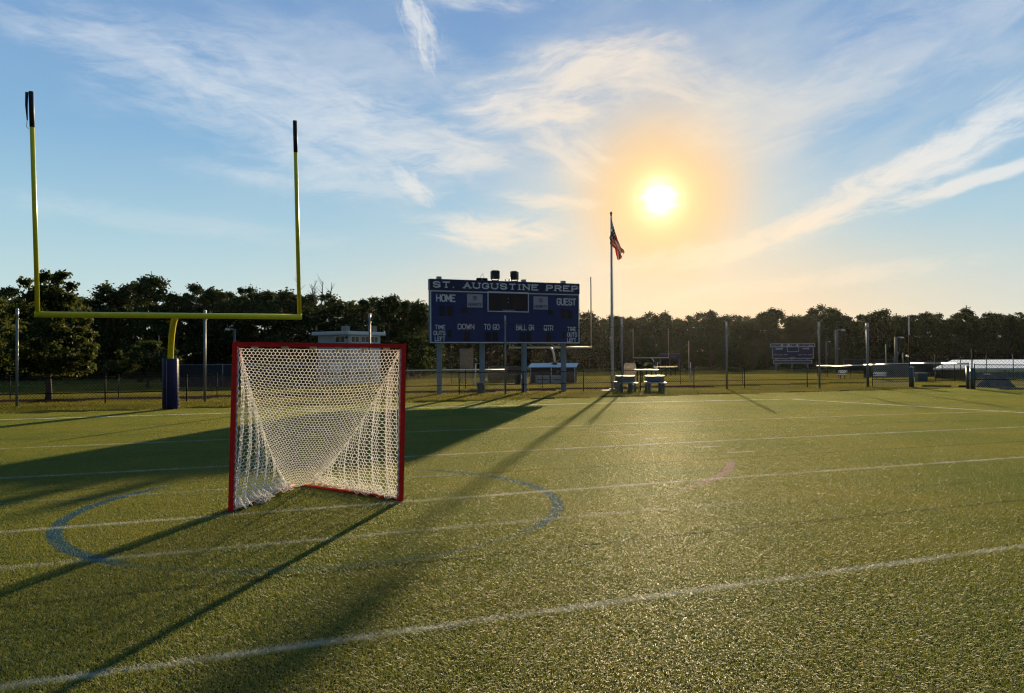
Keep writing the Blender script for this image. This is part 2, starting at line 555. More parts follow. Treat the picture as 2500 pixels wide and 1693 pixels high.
def scatter(name, patch, nblade, hgt, wid, lean, pts, m, nvar=3, seed=1):
    """one ground-cover object: blades in small patches laid side by side over the points"""
    rng = np.random.default_rng(seed)
    V, Fc, role, tint = [], [], [], []
    base = 0
    for k in range(nvar):
        n = nblade
        px = rng.uniform(-patch / 2, patch / 2, n); py = rng.uniform(-patch / 2, patch / 2, n)
        h = hgt * rng.uniform(.55, 1.15, n); a = rng.uniform(0, 2 * np.pi, n)
        w = wid * rng.uniform(.7, 1.3, n)
        l = h * lean * rng.uniform(.5, 1.9, n)
        dx, dy = np.cos(a), np.sin(a)
        b = a + rng.normal(0, .5, n) + np.pi / 2
        wx, wy = np.cos(b) * w / 2, np.sin(b) * w / 2
        z0 = np.zeros(n); zm = h * .7; zt = zm + h * rng.uniform(-.25, .6, n)
        rows = [(px - wx, py - wy, z0), (px + wx, py + wy, z0),
                (px + dx * l * .3 + wx, py + dy * l * .3 + wy, zm), (px + dx * l * .3 - wx, py + dy * l * .3 - wy, zm),
                (px + dx * l + wx * .6, py + dy * l + wy * .6, zt), (px + dx * l - wx * .6, py + dy * l - wy * .6, zt)]
        vv = np.stack([np.stack(r, 1) for r in rows], 1).reshape(-1, 3)
        idx = base + np.arange(n)[:, None] * 6
        ff = np.concatenate([idx + np.array([0, 1, 2, 3]), idx + np.array([3, 2, 4, 5])], 0)
        V.append(vv); Fc.append(ff); role.append(np.full(n * 6, k)); tint.append(np.repeat(rng.uniform(0, 1, n), 6))
        base += n * 6
    P = np.array(pts); nP = len(P)
    V.append(P); role.append(10 + rng.integers(0, nvar, nP)); tint.append(np.zeros(nP))
    V = np.concatenate(V).astype(np.float32); Fc = np.concatenate(Fc).astype(np.int32)
    me = bpy.data.meshes.new(name)
    me.vertices.add(len(V)); me.vertices.foreach_set('co', V.ravel())
    me.loops.add(Fc.size); me.loops.foreach_set('vertex_index', Fc.ravel())
    me.polygons.add(len(Fc)); me.polygons.foreach_set('loop_start', np.arange(len(Fc), dtype=np.int32) * 4)
    me.update(calc_edges=True)
    at = me.attributes.new('role', 'INT', 'POINT'); at.data.foreach_set('value', np.concatenate(role).astype(np.int32))
    at = me.attributes.new('tint', 'FLOAT', 'POINT'); at.data.foreach_set('value', np.concatenate(tint).astype(np.float32))
    me.materials.append(m)
    ob = bpy.data.objects.new(name, me); COL.objects.link(ob)
    ng = bpy.data.node_groups.new(name + '_scatter', 'GeometryNodeTree')
    ng.interface.new_socket('Geometry', in_out='INPUT', socket_type='NodeSocketGeometry')
    ng.interface.new_socket('Geometry', in_out='OUTPUT', socket_type='NodeSocketGeometry')
    N = ng.nodes; L = ng.links
    gi = N.new('NodeGroupInput'); go = N.new('NodeGroupOutput'); jn = N.new('GeometryNodeJoinGeometry')
    na = N.new('GeometryNodeInputNamedAttribute'); na.data_type = 'INT'; na.inputs[0].default_value = 'role'

    def pick(val):
        c = N.new('FunctionNodeCompare'); c.data_type = 'INT'; c.operation = 'EQUAL'
        ins = [s for s in c.inputs if s.type == 'INT']
        outs = [s for s in na.outputs if s.type == 'INT' and s.enabled] or [na.outputs[0]]
        L.new(outs[0], ins[0]); ins[1].default_value = val
        s = N.new('GeometryNodeSeparateGeometry'); s.domain = 'POINT'
        L.new(gi.outputs[0], s.inputs[0]); L.new(c.outputs[0], s.inputs[1])
        return s.outputs[0]
    for k in range(nvar):
        ip = N.new('GeometryNodeInstanceOnPoints')
        L.new(pick(10 + k), ip.inputs['Points']); L.new(pick(k), ip.inputs['Instance'])
        rv = N.new('FunctionNodeRandomValue'); rv.data_type = 'INT'
        ii = [s for s in rv.inputs if s.type == 'INT']
        ii[0].default_value = 0; ii[1].default_value = 3
        mm = N.new('ShaderNodeMath'); mm.operation = 'MULTIPLY'
        L.new([s for s in rv.outputs if s.type == 'INT'][0], mm.inputs[0]); mm.inputs[1].default_value = math.pi / 2
        cx = N.new('ShaderNodeCombineXYZ'); L.new(mm.outputs[0], cx.inputs[2])
        L.new(cx.outputs[0], ip.inputs['Rotation'])
        L.new(ip.outputs[0], jn.inputs[0])
    L.new(jn.outputs[0], go.inputs[0])
    md = ob.modifiers.new('scatter', 'NODES'); md.node_group = ng
    return kind(ob, 'stuff')


def in_view(X, Y, pad=1.0):
    return Y > 1.6 and abs(X) < Y * .72 + 1.6 + pad


# the patches turn with the world axes, so lay them on a world grid
pts = []
for i in range(-70, 70):
    for j in range(3, 80):
        X, Y = i * .5, j * .5
        u, v = X * CA + Y * SA, -X * SA + Y * CA
        if v < 27.3 and in_view(X, Y): pts.append((X, Y, 0.0))
scatter('turf_fibres', .5, 5200, .019, .0020, 1.0, pts,
        blade_material('turf_fibre', (.115, .185, .024), (.42, .34, .046), True), seed=3)
pts = []
for i in range(-60, 60):
    for j in range(12, 60):
        X, Y = i * 1.5, j * 1.5
        u, v = X * CA + Y * SA, -X * SA + Y * CA
        if 27.9 < v < 75 and not (34.0 < v < 37.4) and in_view(X, Y, 3):
            pts.append((X, Y, tz(X, Y) - .03))
scatter('lawn_grass', 1.5, 2300, .075, .010, .9, pts,
        blade_material('lawn_blade', (.10, .12, .014), (.28, .225, .030), False, .5, .65, .15), seed=5)

# ------------------------------------------------------------------ lettering drawn with strokes
c_ = .28
GLY = {
 'A': [[(0, 0), (.5, 1), (1, 0)], [(.2, .36), (.8, .36)]],
 'B': [[(0, 0), (0, 1), (.75, 1), (1, .87), (1, .65), (.8, .53), (0, .53)], [(.8, .53), (1, .4), (1, .14), (.75, 0), (0, 0)]],
 'D': [[(0, 0), (0, 1), (.68, 1), (1, .8), (1, .2), (.68, 0), (0, 0)]],
 'E': [[(1, 1), (0, 1), (0, 0), (1, 0)], [(0, .52), (.75, .52)]],
 'F': [[(1, 1), (0, 1), (0, 0)], [(0, .52), (.75, .52)]],
 'G': [[(1, .8), (.72, 1), (.28, 1), (0, .8), (0, .2), (.28, 0), (.72, 0), (1, .2), (1, .44), (.6, .44)]],
 'H': [[(0, 0), (0, 1)], [(1, 0), (1, 1)], [(0, .5), (1, .5)]],
 'I': [[(.5, 0), (.5, 1)]],
 'L': [[(0, 1), (0, 0), (1, 0)]],
 'M': [[(0, 0), (0, 1), (.5, .3), (1, 1), (1, 0)]],
 'N': [[(0, 0), (0, 1), (1, 0), (1, 1)]],
 'O': [[(.28, 0), (0, .2), (0, .8), (.28, 1), (.72, 1), (1, .8), (1, .2), (.72, 0), (.28, 0)]],
 'P': [[(0, 0), (0, 1), (.72, 1), (1, .86), (1, .6), (.72, .45), (0, .45)]],
 'Q': [[(.28, 0), (0, .2), (0, .8), (.28, 1), (.72, 1), (1, .8), (1, .2), (.72, 0), (.28, 0)], [(.6, .28), (1, -.05)]],
 'R': [[(0, 0), (0, 1), (.72, 1), (1, .86), (1, .62), (.72, .48), (0, .48)], [(.6, .48), (1, 0)]],
 'S': [[(1, .8), (.72, 1), (.28, 1), (0, .84), (0, .66), (.25, .54), (.75, .46), (1, .34), (1, .16), (.72, 0), (.28, 0), (0, .2)]],
 'T': [[(.5, 0), (.5, 1)], [(0, 1), (1, 1)]],
 'U': [[(0, 1), (0, .2), (.28, 0), (.72, 0), (1, .2), (1, 1)]],
 'W': [[(0, 1), (.25, 0), (.5, .75), (.75, 0), (1, 1)]],
 '.': [[(.5, 0), (.5, .06)]],
}
SERIF = {'A': [(0, 0), (1, 0)], 'U': [(0, 1), (1, 1)], 'I': [(.5, 0), (.5, 1)], 'N': [(0, 0), (1, 1), (0, 1)], 'T': [(.5, 0)],
         'P': [(0, 0)], 'R': [(0, 0), (1, 0)], 'H': [(0, 0), (0, 1), (1, 0), (1, 1)], 'M': [(0, 0), (1, 0)], 'F': [(0, 0)]}
NARROW = {'I': .35, '.': .3, ' ': .55}


def lettering(mb, text, x0, x1, z0, z1, y, w, serif=False, gap=.38, facing=-1):
    """strokes of a word between x0..x1 and z0..z1, on the plane y, raised towards -y"""
    units = sum(NARROW.get(ch, 1.0) for ch in text) + gap * (len(text) - 1)
    uw = (x1 - x0 - w) / units; H = z1 - z0 - w
    x = x0 + w / 2; lift = 0.0

    def bar(a, b, wd, ext):
        nonlocal lift
        a = Vector(a); b = Vector(b)
        if (b - a).length < 1e-6: return
        d = (b - a).normalized(); n = Vector((-d.y, d.x)) * wd / 2; e = d * ext
        q = [a - e - n, b + e - n, b + e + n, a - e + n]
        lift += .0004
        yy = y + facing * (.004 + lift % .004)
        f = [(p.x, yy, p.y) for p in q]; bk = [(p.x, y - facing * .0005, p.y) for p in q]
        if facing < 0: mb.poly(f)
        else: mb.poly(f[::-1])
        for i in range(4):
            j = (i + 1) % 4
            mb.poly([bk[i], bk[j], f[j], f[i]] if facing < 0 else [f[i], f[j], bk[j], bk[i]])
    for ch in text:
        cw = NARROW.get(ch, 1.0) * uw
        if ch in GLY:
            T = lambda p: (x + p[0] * cw, z0 + w / 2 + p[1] * H)
            for pl in GLY[ch]:
                P = [T(p) for p in pl]
                for i in range(len(P) - 1): bar(P[i], P[i + 1], w, w * .36)
            if serif:
                for p in SERIF.get(ch, []):
                    q = T(p); k = w * 1.25
                    bar((q[0] - k, q[1]), (q[0] + k, q[1]), w * .75, 0)
        x += cw + gap * uw


def words(name, m, parent, text, x0, x1, z0, z1, y, w, serif=False, gap=.38):
    """each word of a caption as one part"""
    unit = lambda t_: sum(NARROW.get(ch, 1.0) for ch in t_) + gap * (len(t_) - 1)
    uw = (x1 - x0 - w) / unit(text); x = x0
    for wd in text.split(' '):
        L = unit(wd) * uw + w
        mb = MB(); lettering(mb, wd, x, x + L, z0, z1, y, w, serif, gap)
        obj(name, mb, m, parent)
        x += L - w + (NARROW[' '] + 2 * gap) * uw


# ------------------------------------------------------------------ lacrosse goal
def lacrosse_goal():
    A = G(563, 1252); B = G(979, 1226)
    ex = (B - A); ex.z = 0; wdt = ex.length; ex.normalize(); ey = Vector((-ex.y, ex.x, 0))
    org = (A + B) / 2
    t = thing('lacrosse_goal', 'red framed lacrosse goal with white string net standing on the turf', 'goal', org, math.atan2(ex.y, ex.x))
    hw = wdt / 2; Ht = 1.86; ln = .045           # the frame leans a little to one side
    a0, b0 = Vector((-hw, 0, .0)), Vector((hw, 0, .0))
    a1, b1 = Vector((-hw + ln, -.01, Ht)), Vector((hw + ln * .8, -.01, Ht - .02))
    ap = G(722, 1186) - org
    ap = Vector((ap.dot(ex), ap.dot(ey), .015))
    s = .052
    for p, q in ((a0, a1), (b0, b1)):
        mb = MB(); mb.sq(p, q - Vector((0, 0, s / 2)), s); obj('post', mb, M_RED, t)
    mb = MB(); d = (b1 - a1).normalized()
    mb.tube([a1 - d * s / 2, b1 + d * s / 2], s * .7071, 4, smooth=False); obj('crossbar', mb, M_RED, t)
    for p in (a0, b0):
        mb = MB(); mb.tube([p + Vector((0, .03, .025)), ap + (p - ap).normalized() * .06], .022, 10); obj('base_bar', mb, mat('red_paint_worn', (.50, .02, .018), .75, spec=.15, var=.25, scale=9), t)
    # --- net
    M_NET = mat('net_string', (.95, .94, .91), .5, var=.04, trans=.52)
    rr = random.Random(5)
    edges = []
    tl, tr = a1 + Vector((s * .9, .02, -s * .9)), b1 + Vector((-s * .9, .02, -s * .9))
    le = G(692, 1196) - org; le = Vector((le.dot(ex), le.dot(ey), .07))
    re = G(768, 1187) - org; re = Vector((re.dot(ex), re.dot(ey), .06))
    sag = lambda k: math.sin(math.pi * k) ** .9

    def crease(side, k):
        p = (tl if side < 0 else tr).lerp(le if side < 0 else re, k)
        p = p + Vector((0, .10 * sag(k), (-.10 if side > 0 else -.03) * sag(k)))
        return p + Vector(((-.03 if side < 0 else .05) * sag(k), 0, 0))
    w0 = (tr - tl).length; w1 = (re - le).length

    def back(c, C, k):
        X = (c / C - .5) * w0 * (1 - .28 * k)
        half = (w0 * (1 - k) + w1 * k) / 2
        f = X / half
        out = abs(f) > 1
        f = max(-1, min(1, f))
        L, Rr = crease(-1, k), crease(1, k)
        p = L.lerp(Rr, (f + 1) / 2)
        dp = (1 - f * f)
        p = p + Vector((0, .02, -.13)) * dp * (sag(k) * .55 + k * .45 * (1 if k < .97 else .8))
        p = p + Vector((rr.uniform(-1, 1), rr.uniform(-1, 1), rr.uniform(-1, 1))) * .0035
        p.z = max(p.z, .02)
        return p, out

    def weave(fn, C, Rn):
        pos = {}
        for r in range(Rn + 1):
            for c in range(C + 1):
                k = (r + (.17 if (c + r) % 2 else -.17)) / Rn
                pos[c, r] = fn(c, C, min(1, max(0, k)))
        for r in range(Rn + 1):
            for c in range(C + 1):
                p, o1 = pos[c, r]
                if c < C:
                    q, o2 = pos[c + 1, r]
                    if not (o1 and o2): edges.append((p, q))
                if r < Rn and (c + r) % 2 == 1:
                    q, o2 = pos[c, r + 1]
                    if not (o1 and o2): edges.append((p, q))
    weave(back, 84, 60)
    for side in (-1, 1):
        foot = (a0 if side < 0 else b0) + Vector((0, .03, .05)); top = tl if side < 0 else tr
        end = le if side < 0 else re
        nrm = (end - foot).cross(Vector((0, 0, 1))).normalized() * (-1 if side > 0 else 1)   # towards the inside of the goal
        ph = rr.uniform(0, 6)

        def flank(c, C, k, side=side, foot=foot, top=top, end=end, nrm=nrm, ph=ph):
            a = c / C
            a = a + .010 * math.sin(2 * math.pi * a * 6 + ph) + .004 * math.sin(2 * math.pi * a * 13 + ph * 2)
            a = min(1, max(0, a))
            hi = crease(side, a) if a > .02 else top.lerp(crease(side, .02), a / .02)
            lo = foot.lerp(end, a)
            Z = 1 - k                                   # k = 0 at the ground, rows at a steady height
            z = k * 1.80
            out = z > hi.z + .02
            z = min(z, hi.z)
            f = (z - lo.z) / max(.01, hi.z - lo.z); f = min(1, max(0, f))
            p = lo.lerp(hi, f)
            fold = min(1, a * 8) * (math.sin(2 * math.pi * a * 6 + ph) * .020 + math.sin(2 * math.pi * a * 13 + 2 * ph) * .010)
            p = p + nrm * (fold * math.sin(math.pi * min(1, f * 1.1)) + .05 * math.sin(math.pi * f))
            b = max(0, 1 - z / .14)
            p = p + nrm * b * b * (.10 if side < 0 else .05)
            p = p + Vector((rr.uniform(-1, 1), rr.uniform(-1, 1), rr.uniform(-1, 1))) * .004
            p.z = max(p.z, .012)
            return p, out
        weave(flank, 84, 48)
    for side, C, Rn, wid in ((-1, 84, 9, .20), (1, 70, 5, .10)):      # slack net bunched along the ground bars
        foot = (a0 if side < 0 else b0) + Vector((0, .03, .03)); end = le if side < 0 else re
        nrm = (end - foot).cross(Vector((0, 0, 1))).normalized() * (-1 if side > 0 else 1)

        def skirt(c, C, k, foot=foot, end=end, nrm=nrm, wid=wid, side=side):
            a = c / C; p = foot.lerp(end, a)
            wv = wid * (.75 + .35 * math.sin(a * 17 + 1) + .2 * math.sin(a * 41))
            p = p + nrm * (wv * k * min(1, a * 8)) + Vector((0, 0, .09 * (1 - k) ** 1.5 + .022 * math.sin(a * 60 + k * 5)))
            p = p + Vector((rr.uniform(-1, 1), rr.uniform(-1, 1), rr.uniform(-1, 1))) * .007
            p.z = max(p.z, .016)
            return p, False
        weave(skirt, C, Rn)
    mb = MB()
    for p, q in edges:
        if (q - p).length > .004: mb.tube([p, q], .0041, 4, cap=False)
    for side in (-1, 1):                               # the sewn hems along the creases
        mb.tube([crease(side, i / 24) for i in range(25)], .006, 5)
    obj('net', mb, M_NET, t)
    # lashings on the bar and white lacing strip down the posts
    M_LACE = mat('lacing_tape', (.72, .62, .58), .7, var=.25, scale=40)
    for f in (.11, .28, .445, .60, .75, .89):
        p = a1.lerp(b1, f); mb = MB()
        for i in range(7):
            o = (i - 3) * .011
            mb.tube([p + Vector((o + rr.uniform(-.004, .004), 0, -s * .5)), p + Vector((o, -.032, -.02)), p + Vector((o + .004, -.02, -s * .5)),
                     p + Vector((o + rr.uniform(-.012, .012), .006, -s * 1.1))], .005, 5)
        obj('lashing', mb, M_LACE, t)
    for p0, p1, sx in ((a0, a1, 1), (b0, b1, -1)):
        mb = MB()
        pts = []
        for i in range(60):
            k = .03 + .95 * i / 59
            pts.append(p0.lerp(p1, k) + Vector((sx * (.036 + .008 * math.sin(i * 2.1)), .012 + .01 * math.cos(i * 2.1), 0)))
        mb.tube(pts, .013, 6)
        obj('lacing_strip', mb, mat('lacing_white', (.66, .64, .70), .7, var=.2, scale=40), t)
    return t


lacrosse_goal()

# ------------------------------------------------------------------ football goal
def football_goal(name, label, L, Rr, base, ltop, rtop, rc, ru, padr, padh, group, mats, extras=False):
    """L, Rr crossbar ends; base: foot of the post; ltop, rtop: tips of the uprights"""
    my, mp = mats
    ex = (Rr - L); ex.z = 0; ex.normalize(); ey = Vector((-ex.y, ex.x, 0))
    t = thing(name, label, 'goal post', base, math.atan2(ex.y, ex.x), group)
    loc = lambda p: Vector(((p - base).dot(ex), (p - base).dot(ey), p.z - base.z))
    l, r, lt, rt = loc(L), loc(Rr), loc(ltop), loc(rtop)
    mb = MB(); d = (r - l).normalized(); mb.tube([l - d * rc * .9, r + d * rc * .9], rc, 20); obj('crossbar', mb, my, t)
    for p, q in ((l, lt), (r, rt)):
        mb = MB(); mb.tube([p, q], ru, 14); u = obj('upright', mb, my, t)
        if extras:
            e = (q - p).normalized(); n = (q - p).length
            mb = MB(); mb.tube([q - e * 1.0, q - e * .5, q + e * .02], [ru * 1.06, ru * 1.08, ru * 1.06], 12); obj('tip_sleeve', mb, M_BLACK, u)
    m = (l + r) / 2
    path = [Vector((0, 0, 0)), Vector((0, 0, m.z * .5))]
    for i in range(13):
        a = math.pi / 2 * i / 12
        path.append(Vector((m.x * (1 - math.cos(a)), m.y * (1 - math.cos(a)), m.z * .5 + (m.z * .5 - rc * .4) * math.sin(a))))
    mb = MB(); mb.tube(path, rc * 1.12, 18); obj('gooseneck', mb, my, t)
    mb = MB(); n = 28
    prof = [(padr * .9, 0), (padr, .04), (padr, padh - .03), (padr * .93, padh), (.0, padh)]
    mb.lathe(prof, n)
    mb.v = [(x * (1.0 if abs(y) < padr * .8 else .98), y, z) for x, y, z in mb.v]
    pd = obj('post_pad', mb, mp, t)
    if extras:
        mb = MB()
        for i in range(26):
            z = .06 + i * (padh - .12) / 25
            mb.tube([(padr * math.cos(-.35 + .2 * (i % 2)), padr * math.sin(-.35 + .2 * (i % 2)) , z), (padr * 1.03 * math.cos(-.15), padr * 1.03 * math.sin(-.15), z + .03),
                     (padr * math.cos(.1), padr * math.sin(.1), z)], .014, 6)
        obj('lacing', mb, mat('pad_lacing', (.16, .16, .24), .5), pd)
        mb = MB(); mb.tube([(padr * math.cos(4.3), padr * math.sin(4.3), .03), (padr * math.cos(4.3), padr * math.sin(4.3), padh - .03)], .006, 6)
        obj('seam', mb, mat('pad_seam', (.25, .25, .34), .5), pd)
    return t


VE = 24.75
def on_plane(x, y, v):
    u, z = PV(x, y, v); return W(u, v, z)
fg = football_goal('football_goal', 'tall yellow football goalpost with a navy padded base on the left of the field',
                   on_plane(92, 768, VE), on_plane(731, 774, VE), G(416, 1000), on_plane(76, 226, VE - .1), on_plane(720, 297, VE - .1),
                   .085, .062, .255, 1.72, 'yellow football goalposts', (M_YEL, M_NAVYPAD), True)
# the loose end of the wind ribbon on one tip
tip = on_plane(76, 226, VE - .1)
loc = fg.matrix_basis.inverted() @ tip
mb = MB(); mb.tube([loc + Vector((-.10, -.03, -.02)), loc + Vector((-.105, -.04, -.4)), loc + Vector((-.085, -.03, -.82))], [.04, .035, .016], 8)
mb.tube([loc + Vector((-.09, -.03, -.8)), loc + Vector((-.10, -.03, -1.02)), loc + Vector((-.05, -.02, -1.06))], .008, 6)
obj('wind_ribbon', mb, M_BLACK, fg)

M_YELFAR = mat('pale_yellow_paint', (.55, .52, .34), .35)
def far_goal(label, cx, ybar, Y, wpx, top, basey, rot=0.0):
    """a goalpost across the next field, seen from its back"""
    c = PY(cx, ybar, Y); hw = wpx / 2 * Y / F
    ex = Vector((1, 0, 0))
    L, Rr = c - ex * hw, c + ex * hw
    upz = PY(cx, top, Y).z
    base = c + Vector((.25, -1.9 * hw / 3.55, 0)); base.z = tz(base.x, base.y)
    s = hw / 3.55
    return football_goal('football_goal', label, L, Rr, base, Vector((L.x, L.y, upz)), Vector((Rr.x, Rr.y, upz)), .07 * s + .01, .045 * s + .008, .24 * s, 1.8 * s,
                         None, (M_YELFAR, mat('dark_pad', (.02, .02, .05), .5)))
far_goal('pale football goalpost seen through the legs of the big blue scoreboard', 1344, 849, 62, 199, 677, 937)
far_goal('small distant football goalpost behind the picnic tables, before the far wood', 1589, 874, 140, 86, 803, 906)

# ------------------------------------------------------------------ big scoreboard
VS = 32.75
def Z2(x, y): return 1000 + x * .22232, 640 + y * .22232


def big_scoreboard():
    P = lambda x, y: PV(*Z2(x, y), VS)
    uL = (P(213, 178)[0] + P(232, 890)[0]) / 2; uR = (P(1862, 245)[0] + P(1868, 898)[0]) / 2
    zT = (P(213, 178)[1] + P(1862, 245)[1]) / 2; zB = (P(230, 890)[1] + P(1868, 898)[1]) / 2
    zH = (P(232, 303)[1] + P(1862, 360)[1]) / 2
    um = (uL + uR) / 2
    t = thing('scoreboard', 'large navy football scoreboard on four grey legs, headed ST. AUGUSTINE PREP', 'scoreboard', W(um, VS), ANG)
    w = uR - uL; D = .26
    # zoom pixel -> local panel coordinates, straightened with the corners of the panel
    def lx(x): return (x - 222) / (1865 - 222)
    def Q(x, y):
        u, z = P(x, y); return u - um, z
    mb = MB(); mb.box((0, D / 2, (zH + zB) / 2), (w, D, zH - zB), bev=.02); obj('display_panel', mb, M_BLUE, t)
    mb = MB(); mb.box((0, D / 2, (zT + zH) / 2 + .003), (w + .03, D + .04, zT - zH), bev=.015); obj('header_panel', mb, M_BLUEDK, t)
    fr = MB(); e = .035
    for x in (-w / 2 + e, w / 2 - e): fr.box((x, -.012, (zH + zB) / 2), (.045, .024, zH - zB - .03))
    for z in (zB + e, zH - e): fr.box((0, -.0135, z), (w - .1, .027, .045))
    obj('border', fr, M_LETTER, t)
    # heading
    hz = (zT - zH)
    words('heading_lettering', M_LETTER, t, 'ST. AUGUSTINE PREP', -w / 2 + .14, w / 2 - .08, zH + hz * .22, zH + hz * .80, -.022, .062, True, .52)

    def word(text, x0, y0, x1, y1, wd, gap=.34, right=None):
        (a, zb), (b, zt) = Q(x0, y1), Q(x1, y0)
        words('lettering', M_LETTER, t, text, a, b, zb, zt, 0.0, wd, False, gap)
    word('HOME', 290, 358, 506, 436, .058)
    word('GUEST', 1615, 402, 1828, 476, .056)
    word('DOWN', 528, 681, 711, 740, .036)
    word('TO GO', 815, 683, 985, 745, .036)
    word('BALL ON', 1168, 690, 1366, 750, .034)
    word('QTR', 1474, 695, 1577, 755, .036)
    for tx, x0, y0, x1, y1 in (('TIME', 278, 692, 394, 740), ('OUTS', 262, 756, 394, 806), ('LEFT', 276, 820, 392, 870),
                               ('TIME', 1732, 714, 1830, 760), ('OUTS', 1730, 774, 1840, 822), ('LEFT', 1730, 834, 1828, 880)):
        word(tx, x0, y0, x1, y1, .032)
    # digit windows
    for x0, y0, x1, y1 in ((325, 478, 388, 595), (412, 484, 475, 597), (570, 505, 630, 560), (1520, 530, 1575, 580), (1660, 520, 1715, 622), (1730, 525, 1785, 630),
                           (595, 765, 660, 865), (835, 768, 895, 868), (910, 768, 970, 868), (1205, 775, 1262, 868), (1280, 775, 1336, 868), (1500, 780, 1555, 868),
                           (415, 745, 460, 830), (1680, 765, 1712, 845)):
        (a, zb), (b, zt) = Q(x0, y1), Q(x1, y0)
        mb = MB(); mb.box(((a + b) / 2, -.006, (zb + zt) / 2), (b - a, .012, zt - zb)); obj('digit_window', mb, M_DIGIT, t)
    # clock with its own border
    (a, zb), (b, zt) = Q(860, 542), Q(1302, 340)
    mb = MB(); mb.box(((a + b) / 2, -.008, (zb + zt) / 2), (b - a, .016, zt - zb)); ck = obj('clock', mb, M_DIGIT, t)
    fr = MB()
    for x in (a, b): fr.box((x, -.015, (zb + zt) / 2), (.042, .032, zt - zb + .04))
    for z in (zb, zt): fr.box(((a + b) / 2, -.0165, z), (b - a - .045, .035, .042))
    obj('clock_border', fr, M_LETTER, ck)
    for i in range(4):
        x = a + (b - a) * (.14 + .24 * i + (.0 if i < 2 else .02)); mb = MB()
        mb.box((x, -.02, (zb + zt) / 2 + .02), (.27, .01, (zt - zb) * .72)); obj('digit', mb, mat('clock_digit', (.03, .008, .016), .4), ck)
    for y in (402, 446):
        x, z = Q(1082, y); mb = MB(); mb.lathe([(0, -.03), (.022, -.02), (.03, 0), (.022, .02), (0, .03)], 12, (x, -.03, z))
        obj('colon_dot', mb, M_LETTER, ck)
    x, z = Q(1085, 531); mb = MB()
    for i in range(10): mb.box((x - .29 + i * .064, -.02, z), (.045, .01, .05))
    me = obj('maker_strip', mb, mat('maker_grey', (.30, .33, .38), .6), ck)
    # two pale plaques with a crest and a word
    M_PLQ = mat('plaque_white', (.40, .40, .52), .5, var=.05)
    for x0, y0, x1, y1 in ((630, 356, 800, 498), (1358, 382, 1517, 520)):
        (a, zb), (b, zt) = Q(x0, y1), Q(x1, y0)
        h = zt - zb; cx = (a + b) / 2
        mb = MB(); mb.box((cx, -.012, (zb + zt) / 2), (b - a, .024, h), bev=.008); pq = obj('plaque', mb, M_PLQ, t)
        mb = MB(); lettering(mb, 'HERMITS', a + .06, b - .06, zb + h * .13, zb + h * .34, -.024, .020, True, .42); obj('plaque_lettering', mb, M_BLUEDK, pq)
        mb = MB(); z0 = zb + h * .68; s = h * .14
        mb.tube([(cx - s, -.026, z0 + s), (cx + s, -.026, z0 + s), (cx + s, -.026, z0 - s * .2), (cx, -.026, z0 - s * 1.1), (cx - s, -.026, z0 - s * .2), (cx - s, -.026, z0 + s)], .012, 6)
        mb.tube([(cx - s * .4, -.026, z0 + s * .5), (cx + s * .35, -.026, z0 + s * .1), (cx - s * .1, -.026, z0 - s * .6)], .014, 6)
        mb.box((cx + s * .2, -.026, z0 + s * .35), (s * .9, .008, s * .5))
        obj('crest', mb, M_BLUEDK, pq)
    # legs and the stubs they show above the board
    for xz, xs in ((350, 342), (826, 815), (1290, 1282), (1727, 1720)):
        u = P(xz, 890)[0] - um
        mb = MB(); Hh = zT + .10
        for s in (-1, 1): mb.box((u, D + .14 + s * .085, Hh / 2 - .1), (.20, .022, Hh + .2))
        mb.box((u, D + .14, Hh / 2 - .1), (.03, .148, Hh + .2))
        obj('leg', mb, M_LEG, t)
        mb = MB(); mb.box((u, D + .14, Hh + .03), (.21, .2, .05), bev=.01); obj('leg_cap', mb, M_CONC, t)
    # small aerial frame on the top edge
    x, z = Q(815, 200); mb = MB()
    for dx in (-.22, .10): mb.box((x + dx, .1, zT + .05), (.2, .18, .14), bev=.02)
    mb.tube([(x - .18, .1, zT + .1), (x, .1, zT + .34), (x + .01, .1, zT + .1)], .012, 6)
    obj('aerial_bracket', mb, M_FENCE, t)
    x, z = Q(1080, 203)
    for dx in (-.09, .09): mb = MB(); mb.lathe([(0, -.04), (.04, 0), (0, .04)], 10, (x + dx, .1, zT + .07)); mb.tube([(x + dx, .1, zT - .01), (x + dx, .1, zT + .08)], .01, 6); obj('small_lamp', mb, M_FENCE, t)
    # loudspeakers sit on the top edge: things of their own
    M_SPK = mat('speaker_grey', (.055, .065, .075), .6); M_GRL = mat('speaker_grille', (.02, .022, .03), .5)
    for nm, lab, x0, x1, yb, yt, rz in (('loudspeaker', 'square dark loudspeaker facing forward on top of the big scoreboard, nearer its middle', 908, 993, 180, 92, 0.0),
                                         ('loudspeaker', 'grey loudspeaker turned sideways on top of the big scoreboard, beside the square one', 1115, 1213, 188, 100, -.75)):
        (a, z0), (b, z1) = Q(x0, yb), Q(x1, yt)
        z0 = z0; s = (z1 - z0)
        o = W(um + (a + b) / 2, VS + .15, zT)
        k = thing(nm, lab, 'loudspeaker', o, ANG + rz, 'loudspeakers on the scoreboard')
        lift = z0 - zT
        mb = MB(); wd = s * (1.0 if rz == 0 else .86)
        mb.box((0, 0, lift + s / 2), (wd, s * .8, s), bev=.05); obj('cabinet', mb, M_SPK, k)
        mb = MB(); mb.box((0, -s * .4 - .008, lift + s / 2), (wd * .86, .016, s * .86)); obj('grille', mb, M_GRL, k)
        mb = MB()
        for sx in (-1, 1): mb.tube([(sx * wd * .48, 0, lift + .06), (sx * wd * .47, 0, lift - .05), (sx * .08, 0, .03)], .018, 6)
        mb.box((0, 0, .02), (.3, .16, .04)); obj('yoke', mb, M_FENCE, k)


big_scoreboard()

